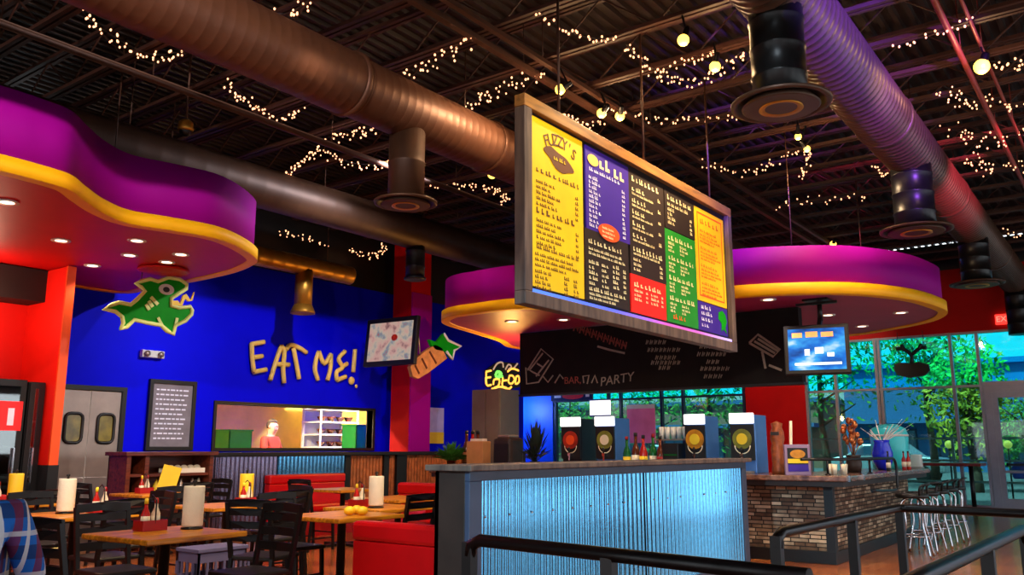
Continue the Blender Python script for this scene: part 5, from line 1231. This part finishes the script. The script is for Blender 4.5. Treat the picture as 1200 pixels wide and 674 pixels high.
for p, aim, lab, pw in (((7.08, 4.59, 5.0), (6.2, 7.5, 3.5), 'round glowing spot lamp just over the upper left of the menu board', 90),
                        ((6.83, 3.07, 5.0), (6.4, 3.6, 3.0), 'glowing spot lamp high up left of the big round diffuser', 180),
                        ((7.53, 3.06, 5.0), (7.8, 3.6, 3.0), 'glowing spot lamp lower and right of the one beside the diffuser', 180),
                        ((7.9, 4.57, 5.0), (9.5, 8.0, 3.6), 'slanted spot lamp above the menu board rail, left of a pair', 30),
                        ((8.14, 4.47, 5.02), (10, 6.0, 3.5), 'slanted spot lamp above the menu board rail, right of a pair', 30),
                        ((9.09, .94, 5.0), (9.0, 2.4, 1.0), 'brightest spot lamp on the reddish pipe at top right', 120),
                        ((9.94, 3.03, 5.0), (10.8, 3.4, 3.5), 'small spot lamp just under the big diffuser, left of two', 70),
                        ((10.3, 3.04, 4.95), (11.8, 2.0, 3.3), 'small spot lamp just under the big diffuser, right of two', 70)):
    spot_lamp(p, aim, lab, power=pw * 1.5, r=.075 if 'brightest' in lab else .04 if 'small' in lab else .055, halo=14)
# lamps added to brighten canopy, walls, fish, menu, tables and bar
WARM = (1., .78, .55)
for p, aim, lab, pw, col in (((.4, 2.6, 5.1), (3.8, 7.6, 3.7), 'added spot lamp aimed at the left canopy', 1000, (1., .86, .8)),
                             ((7.7, 7.3, 5.1), (8.8, 11.9, 2.7), 'added spot lamp over the dining tables aimed at the gold lettering', 340, (.9, .9, 1.)),
                             ((8.9, 6.9, 5.0), (5.9, 10.1, 3.1), 'added spot lamp beyond the brown duct aimed at the fish', 330, (.9, .9, 1.)),
                             ((4.6, 2.2, 5.15), (5.4, 3.6, 2.9), 'added spot lamp near the ceiling centre aimed at the yellow menu panel', 200, (1., .9, .7)),
                             ((2.2, 4.6, 5.1), (3.6, 6.2, .8), 'added spot lamp over the near tables', 280, WARM),
                             ((4.4, 4.9, 5.1), (5.4, 6.8, .8), 'added spot lamp over the lemon table', 280, WARM),
                             ((8.2, 6.4, 5.1), (8.6, 9.6, .8), 'added spot lamp beyond the brown duct over the red bench', 70, WARM),
                             ((3.2, 1.1, 5.15), (6.6, 3.6, 1.0), 'added spot lamp aimed at the half wall', 260, (.75, .88, 1.)),
                             ((16.5, 4.5, 5.15), (21, 7.4, 2.6), 'added spot lamp far down the room aimed at the red pier', 420, WARM),
                             ((7.6, .95, 5.15), (10.2, 3.2, .8), 'added spot lamp aimed at the bar stone', 260, WARM)):
    spot_lamp(p, aim, lab, glow=True, power=pw, col=col, size=R(72))
def point(name, p, e, col, r=.08):
    L = bpy.data.lights.new(name, 'POINT'); L.energy = e; L.color = col; L.shadow_soft_size = r
    o = bpy.data.objects.new(name, L); C.objects.link(o); o.location = p; return o
def spot(name, p, aim, e, col, size=100, r=.05):
    L = bpy.data.lights.new(name, 'SPOT'); L.energy = e; L.color = col; L.spot_size = R(size); L.spot_blend = .7; L.shadow_soft_size = r
    o = bpy.data.objects.new(name, L); C.objects.link(o); o.location = p
    o.rotation_euler = (Vector(aim) - Vector(p)).to_track_quat('-Z', 'Y').to_euler(); return o
for x, y in CANS_L: spot('can_light', (x, y, 3.48), (x, y, 0), 22, (1., .8, .6), 110)
for x, y in CANS_R: spot('can_light', (x, y, 3.08), (x, y, 0), 22, (1., .8, .7), 110)
# gel lamps for the duct's violet glow; remaining gels and points are added fill
def gel(p, aim, lab, e, col, size=70):
    spot_lamp(p, aim, lab, glow=False, power=e, col=col, size=R(size), r=.045)
gel((3.2, -1.5, 4.2), (7.4, 1.95, 4.75), 'violet gel lamp beside the start of the silver duct', 8000, (.16, .07, 1.), 24)
gel((6.0, -.9, 4.3), (9.6, 1.95, 4.75), 'violet gel lamp beside the middle of the silver duct', 2200, (.36, .1, 1.), 28)
gel((9.4, -.9, 4.3), (12.8, 1.95, 4.75), 'pink gel lamp beside the far part of the silver duct', 2200, (1., .08, .25), 28)
gel((12.6, 9.6, 5.0), (14.2, 11.9, 2.85), 'added pink gel lamp throwing a small glow on the blue wall', 40, (1., .3, .8), 16)  # made-up lamp for the soft pink patch on the wall
gel((-1.0, 2.5, 3.0), (6.2, 3.6, .75), 'added unseen cool blue gel lamp grazing along the half wall', 900, (.42, .8, 1.), 30)  # made up, out of view, to bring out the corrugation stripes
gel((9.3, 7.0, 5.1), (12.0, 11.2, 2.6), 'added pale violet gel lamp aimed at the purple pillar', 180, (.9, .6, 1.), 34)  # made up to brighten the pillar's purple front
point('kitchen_fill', (9.5, 12.9, 2.7), 300, (1., .86, .55)); point('kitchen_fill', (12.2, 12.9, 2.7), 320, (1., .9, .65))  # added fill without fixtures to brighten the kitchen
point('alcove_fill', (4.1, 10.75, 3.0), 22, (1., .6, .4)); point('cooler_fill', (4.2, 10.95, 1.95), 3, (1., .95, .9), .03)  # added fill for alcove and cooler, no fixtures
point('canopy_edge_fill', (11.5, 8.5, 2.3), 60, (1., .5, .12))  # added orange fill for the canopy underside, no fixture
point('blue_corner_fill', (20.2, 14.9, 2.4), 60, (.3, .5, 1.))  # added blue fill for the recess corner, no fixture

# ================================================================= outside
struct('ground', MB().box(XW + .1, 110, -70, 90, -.14, -.04), 'asphalt')
def tree(lab, x, y, h, rad, z0, m, seed, n=1500, leaf=.13):
    q = random.Random(seed); t = thing('tree', lab, 'tree', (x, y, 0), 'trees outside the windows')
    tr = MB().tube([(x, y, -.05), (x + .1, y, z0 * .6), (x, y + .1, z0 + .5), (x, y, h * .8)], [.17, .13, .1, .03], 10)
    for k in range(7):
        a = q.uniform(0, 6.28); z = z0 + (h - z0) * q.uniform(.05, .6); tr.tube([(x, y, z), (x + rad * .5 * math.cos(a), y + rad * .5 * math.sin(a), z + .7)], [.05, .02], 6)
    tr.build('trunk', 'bark', t)
    mb = MB(); cl = [(q.uniform(-1, 1), q.uniform(-1, 1), q.uniform(-1, 1)) for _ in range(16)]
    for k in range(n):
        c = cl[k % 16]; v = Vector((q.gauss(0, .38), q.gauss(0, .38), q.gauss(0, .3))) + Vector(c) * .55
        if v.length > 1.15: v *= 1.1 / v.length
        p = Vector((x + v.x * rad, y + v.y * rad, (h + z0) / 2 + v.z * (h - z0) / 2))
        a = Vector((q.gauss(0, 1), q.gauss(0, 1), q.gauss(0, 1))).normalized(); b = a.orthogonal().normalized(); s = leaf * q.uniform(.6, 1.4)
        mb.add([p - a * s, p + b * s * .45, p + a * s, p - b * s * .45], [(0, 1, 2, 3)])
    mb.build('crown', m, t)
for a in (('bushy green tree outside the tall window left of the antler sign', 31, 9.2, 7.7, 2.2, 1.8, 'tree_leaf', 1, 1500), ('bushy green tree outside behind the antler sign', 34.5, 6.4, 7.0, 1.9, 2.2, 'tree_leaf', 2, 1600),
          ('yellow-green tree outside left of the glass door', 30, 4.4, 4.5, 1.25, .9, 'tree_leaf_yellow', 3, 1500), ('green tree outside the bar windows behind the white cups', 36, 18.6, 7.0, 2.6, .9, 'tree_leaf', 4, 1400),
          ('green tree outside the bar windows nearest the red pier', 30, 13.0, 6.2, 1.8, .9, 'tree_leaf', 5, 1300), ('low dark green tree far outside the glass door', 40, 3.9, 3.8, 1.9, .6, 'tree_leaf', 6, 1300), ('green tree outside left of the blue corner windows', 40, 25.5, 5.2, 2.4, .8, 'tree_leaf', 7, 1500)):
    tree(*a)
def building(lab, x0, x1, y0, y1, h, m, seed):
    t = thing('building', lab, 'building', ((x0 + x1) / 2, (y0 + y1) / 2, 0))
    MB().box(x0, x1, y0, y1, -.04, h).build('walls', m, t); MB().box(x0 - .4, x1, y0 - .3, y1 + .3, h, h + .3).box(x0 - 1.6, x0, y0, y1, 2.7, 2.95).build('roof', 'facade_teal', t)
    n = int((y1 - y0) / 3)
    for k in range(n):
        y = y0 + 1 + 3 * k; f = MB().box(x0 - .05, x0, y, y + 1.9, .3, 2.4).build('shopfront', 'navy_frame', t)
        MB().box(x0 - .07, x0 - .05, y + .1, y + .9, .4, 2.3).box(x0 - .07, x0 - .05, y + 1.0, y + 1.8, .4, 2.3).build('pane', mat('dusk_glass', (70, 100, 130), .1, var=.3, scale=.8), f)
building('long teal shop building across the car park', 55, 64, -26, 15, 6.0, 'facade_teal', 1)
building('low brown shop building far behind the bar windows', 60, 68, 18, 46, 4.4, 'facade_brown', 2)
def car(lab, x, y, yaw, m, h=1.45):
    t = thing('car', lab, 'car', (x, y, 0)); M = Matrix.Translation((x, y, 0)) @ Matrix.Rotation(R(yaw), 4, 'Z')
    P = [(-2.2, .35), (-2.25, .75), (-1.95, .92), (-1.2, .98), (-.6, h), (.8, h), (1.5, 1.0), (2.15, .88), (2.25, .6), (2.2, .35)]
    MB().prism([M @ Vector((a, -.86, b)) for a, b in P], M.to_3x3() @ Vector((0, 1.72, 0))).build('body', m, t, .05)
    for s in (-.87, .85): MB().prism([M @ Vector((a, s, b)) for a, b in ((-1.05, 1.0), (-.55, h - .08), (.72, h - .08), (1.3, 1.02))], M.to_3x3() @ Vector((0, .02, 0))).build('side_glass', 'dusk_glass', t)
    for sx in (-1.4, 1.4):
        for sy in (-.88, .72): MB().lathe([(.2, 0), (.32, .01), (.33, .05), (.33, .13), (.32, .16), (.2, .17)], M @ Vector((sx, sy, .31)), 20, True, Matrix.Rotation(R(yaw), 4, 'Z') @ Matrix.Rotation(-PI / 2, 4, 'X')).build('wheel', 'tyre', t)
    for s in (-.6, .6): MB().box(2.18, 2.26, s - .2, s + .2, .62, .74, M).build('headlight', 'white_plastic', t)
car('blue car parked outside behind the glass door', 32, 1.4, 92, 'car_blue'); car('silver car parked outside behind the turquoise cooler', 37.5, 8.6, 88, 'car_silver'); car('silver car parked outside behind the bar bottles', 42, 20.5, 90, 'car_silver')
t = thing('patio_fence', 'white horizontal-rail patio fence just outside the tall windows', 'fence', (23.4, 4.6, 0))
mb = MB()
for z in (.5, 1.0, 1.53): mb.box(23.38, 23.42, 2.0, 9.5, z - .025, z + .025)
mb.build('rail', 'white_plastic', t)
for y in (2.0, 3.9, 5.75, 7.6, 9.5): MB().box(23.36, 23.44, y - .03, y + .03, -.04, 1.56).build('post', 'white_plastic', t)
lamp_mat('reflection_glow', (255, 214, 90), 1.6)
for px, lab in ((1112, 'yellow globe added outside as a lamp reflection left of the glass door'), (1181, 'yellow globe added as a lamp reflection seen through the glass door')):
    p = at(px, 521, X=24.5); t = thing('lamp_reflection', lab, 'lamp reflection', (p.x, p.y, 0))  # globe on a post stands in for a lamp reflected in the glass
    MB().cyl((p.x, p.y, -.04), (p.x, p.y, p.z - .06), .02, n=8).build('post', 'black_metal', t); MB().ball(p, .1, 14, 10).build('globe', 'reflection_glow', t)

# ================================================================= people
def skinned(name, J, E, m, root, parent, sub=2):
    names = list(J); me = bpy.data.meshes.new(name)
    me.from_pydata([Vector(J[n][0]) for n in names], [(names.index(a), names.index(b)) for a, b in E], [])
    o = bpy.data.objects.new(name, me); C.objects.link(o); o.parent = parent
    sk = o.modifiers.new('skin', 'SKIN'); sk.use_smooth_shade = True
    for n, d in zip(names, me.skin_vertices[0].data):
        r = J[n][1]; d.radius = r if isinstance(r, tuple) else (r, r); d.use_root = n == root
    s = o.modifiers.new('subdivision', 'SUBSURF'); s.levels = sub; s.render_levels = sub
    me.materials.append(MATS[m]); return o
def person(lab, loc, yaw, J0, shirt, trousers, hair, sleeves='long', shirt_pad=.014):
    """J0: posed joints in the person's own frame, y forward"""
    t = thing('person', lab, 'person', loc); t.rotation_euler.z = R(yaw)
    J = {k: (Vector(v[0]), v[1]) for k, v in J0.items()}; E = [('pelvis', 'waist'), ('waist', 'chest'), ('chest', 'neck'), ('neck', 'jaw'), ('jaw', 'skull'), ('skull', 'crown'), ('jaw', 'nose')]
    for s in 'LR':
        E += [('chest', 'shoulder' + s), ('shoulder' + s, 'elbow' + s), ('elbow' + s, 'wrist' + s), ('wrist' + s, 'palm' + s), ('pelvis', 'hip' + s), ('hip' + s, 'knee' + s), ('knee' + s, 'ankle' + s), ('ankle' + s, 'toe' + s)]
        w, p = J['wrist' + s][0], J['palm' + s][0]; d = (p - w).normalized(); up = Vector((0, 0, 1)); sd = d.cross(up).normalized() * (1 if s == 'L' else -1)
        for k, (o_, ln) in enumerate(((-.032, .062), (-.011, .076), (.011, .072), (.032, .056))):
            b = p + sd * o_ + d * .025; m1 = b + d * ln * .55 - up * .008; m2 = b + d * ln - up * .03
            J[f'f{k}a{s}'] = (b, .011); J[f'f{k}b{s}'] = (m1, .009); J[f'f{k}c{s}'] = (m2, .0075)
            E += [('palm' + s, f'f{k}a{s}'), (f'f{k}a{s}', f'f{k}b{s}'), (f'f{k}b{s}', f'f{k}c{s}')]
        th = w + d * .03 - sd * .035; J['t1' + s] = (th, .012); J['t2' + s] = (th + d * .035 - sd * .018 - up * .008, .0095); E += [('wrist' + s, 't1' + s), ('t1' + s, 't2' + s)]
    body = skinned('body', J, E, 'skin', 'pelvis', t)
    pad = lambda k, e: (J[k][0], tuple(v + e for v in (J[k][1] if isinstance(J[k][1], tuple) else (J[k][1],) * 2)))
    S = {k: pad(k, shirt_pad) for k in ('pelvis', 'waist', 'chest')}; ES = [('pelvis', 'waist'), ('waist', 'chest')]
    n0 = J['chest'][0].lerp(J['neck'][0], .7); S['collar'] = (n0, .082); S['chest'] = (J['chest'][0], (.176, .132)); S['waist'] = (J['waist'][0], (.17, .138)); S['hem'] = (J['pelvis'][0] + Vector((0, 0, -.02)), (.178, .15)); S['pelvis'] = (J['pelvis'][0] + Vector((0, 0, .06)), (.175, .146)); ES += [('chest', 'collar'), ('pelvis', 'hem')]
    for s in 'LR':
        S['shoulder' + s] = pad('shoulder' + s, shirt_pad + .006); S['elbow' + s] = pad('elbow' + s, shirt_pad); ES += [('chest', 'shoulder' + s), ('shoulder' + s, 'elbow' + s)]
        if sleeves == 'long': S['cuff' + s] = (J['elbow' + s][0].lerp(J['wrist' + s][0], .9), .044); ES.append(('elbow' + s, 'cuff' + s))
    skinned('shirt', S, ES, shirt, 'pelvis', t)
    T = {'pelvis': pad('pelvis', .012)}; ET = []
    for s in 'LR':
        for k in ('hip', 'knee', 'ankle'): T[k + s] = pad(k + s, .013)
        ET += [('pelvis', 'hip' + s), ('hip' + s, 'knee' + s), ('knee' + s, 'ankle' + s)]
        a, b = J['ankle' + s][0], J['toe' + s][0]; skinned('shoe', {'heel': (a + Vector((0, -.03, -.03)), .05), 'mid': (a.lerp(b, .5) - Vector((0, 0, .01)), (.05, .045)), 'toe': (b + Vector((0, .02, 0)), (.048, .036))}, [('heel', 'mid'), ('mid', 'toe')], 'shoe_leather', 'mid', t)
    skinned('trousers', T, ET, trousers, 'pelvis', t)
    h = J['skull'][0]; f = Vector((0, 1, 0)); 
    hm = MB().ball((0, 0, 0), .118, 18, 12, (.84, .98, 1.0)); keep = [i for i, v in enumerate(hm.v) if not (v.y > .03 and v.z < .05) and v.z > -.08]
    ks = set(keep); nm = {i: k for k, i in enumerate(keep)}
    me = bpy.data.meshes.new('hair'); me.from_pydata([hm.v[i] + h + Vector((0, -.006, .018)) for i in keep], [], [[nm[i] for i in fc] for fc in hm.f if all(i in ks for i in fc)])
    for p_ in me.polygons: p_.use_smooth = True
    o = bpy.data.objects.new('hair', me); C.objects.link(o); o.parent = t; me.materials.append(MATS[hair]); sd = o.modifiers.new('thickness', 'SOLIDIFY'); sd.thickness = .012
    for s in (-1, 1):
        def place(nm_, mb, m_): 
            oo = mb.build(nm_, m_); oo.parent = t; return oo
        e = place('eye', MB().ball(h + Vector((s * .034, .086, -.002)), .013, 10, 8), 'white_plastic'); i = MB().ball(h + Vector((s * .034, .0965, -.002)), .0055, 8, 6).build('iris', 'hair_brown'); i.parent = e
        place('ear', MB().ball(h + Vector((s * .092, -.005, -.012)), .03, 10, 8, (.35, .7, 1.1)), 'skin')
    place('mouth', MB().ball(h + Vector((0, .085, -.078)), .022, 10, 6, (1, .35, .3)), 'bottle_red')
    return t
def joints(sit):
    H = .5 if sit else .93; D = .0 if sit else 0
    J = {'pelvis': ((0, 0, H + .04), (.15, .115)), 'waist': ((0, -.01, H + .24), (.145, .11)), 'chest': ((0, .0, H + .46), (.145, .1)), 'neck': ((0, .01, H + .62), .055), 'jaw': ((0, .035, H + .69), (.074, .082)), 'skull': ((0, .025, H + .775), (.098, .112)), 'crown': ((0, .015, H + .85), (.088, .1)), 'nose': ((0, .128, H + .74), .014)}
    for s, k in (('L', -1), ('R', 1)):
        J['shoulder' + s] = ((k * .2, -.01, H + .53), .062); J['hip' + s] = ((k * .095, .02, H), .088)
        if sit:
            J['elbow' + s] = ((k * .275, .06, H + .27), .046); J['wrist' + s] = ((k * .2, .3, H + .27), .029); J['palm' + s] = ((k * .17, .375, H + .275), (.04, .018))
            J['knee' + s] = ((k * .13, .44, .5), .064); J['ankle' + s] = ((k * .13, .46, .1), .042); J['toe' + s] = ((k * .14, .6, .045), (.04, .03))
        else:
            J['elbow' + s] = ((k * .27, .06, H + .27), .044); J['wrist' + s] = ((k * .18, .28, H + .22), .028); J['palm' + s] = ((k * .15, .35, H + .215), (.038, .017))
            J['knee' + s] = ((k * .1, .02, .5), .062); J['ankle' + s] = ((k * .1, -.01, .09), .042); J['toe' + s] = ((k * .11, .13, .04), (.04, .03))
    return J
person('seated person in blue plaid shirt seen from behind at the lower left edge', (1.56, 3.95, 0), -38, joints(True), 'plaid_cloth', 'denim', 'hair_brown')
o = copy_tree(ch); o.location = (1.56 + .01, 3.95 + .02, 0); o.rotation_euler.z = R(-38); o['label'] = 'black ladder-back chair under the person in the plaid shirt'
mat('cook_shirt', (150, 40, 30), .8, var=.1)
person('cook in a dark red shirt bending over the counter inside the kitchen hatch', (10.45, 13.35, 0), 200, joints(False), 'cook_shirt', 'denim', 'hair_brown', 'short')

# ================================================================= sky, camera, view
w = bpy.data.worlds.new('sky'); bpy.context.scene.world = w; w.use_nodes = True
bg = w.node_tree.nodes['Background']; bg.inputs['Color'].default_value = (.86, .95, 1., 1); bg.inputs['Strength'].default_value = 1.7
S_ = bpy.data.lights.new('sun', 'SUN'); S_.energy = 13.; S_.angle = R(3); S_.color = (1., .95, .86)
so = bpy.data.objects.new('sun', S_); C.objects.link(so); so.rotation_euler = Vector((.55, -.35, -.75)).to_track_quat('-Z', 'Y').to_euler(); so.location = (20, 10, 20)
cd = bpy.data.cameras.new('camera'); cam = bpy.data.objects.new('camera', cd); C.objects.link(cam)
cam.location = (0, 0, EYE); cam.rotation_euler = (PI / 2 + PITCH, 0, -math.atan2(FX, FY)); cd.sensor_width = 36; cd.lens = 30.; cd.clip_start = .05; cd.clip_end = 300
sc = bpy.context.scene; sc.camera = cam
vs = sc.view_settings; vs.view_transform = 'Standard'; vs.look = 'None'; vs.exposure = .55; vs.gamma = 1.; vs.use_curve_mapping = False
cy = sc.cycles; cy.use_denoising = True; cy.max_bounces = 8; cy.transparent_max_bounces = 12; cy.sample_clamp_indirect = 6.; cy.caustics_reflective = False; cy.caustics_refractive = False
bpy.context.view_layer.update()
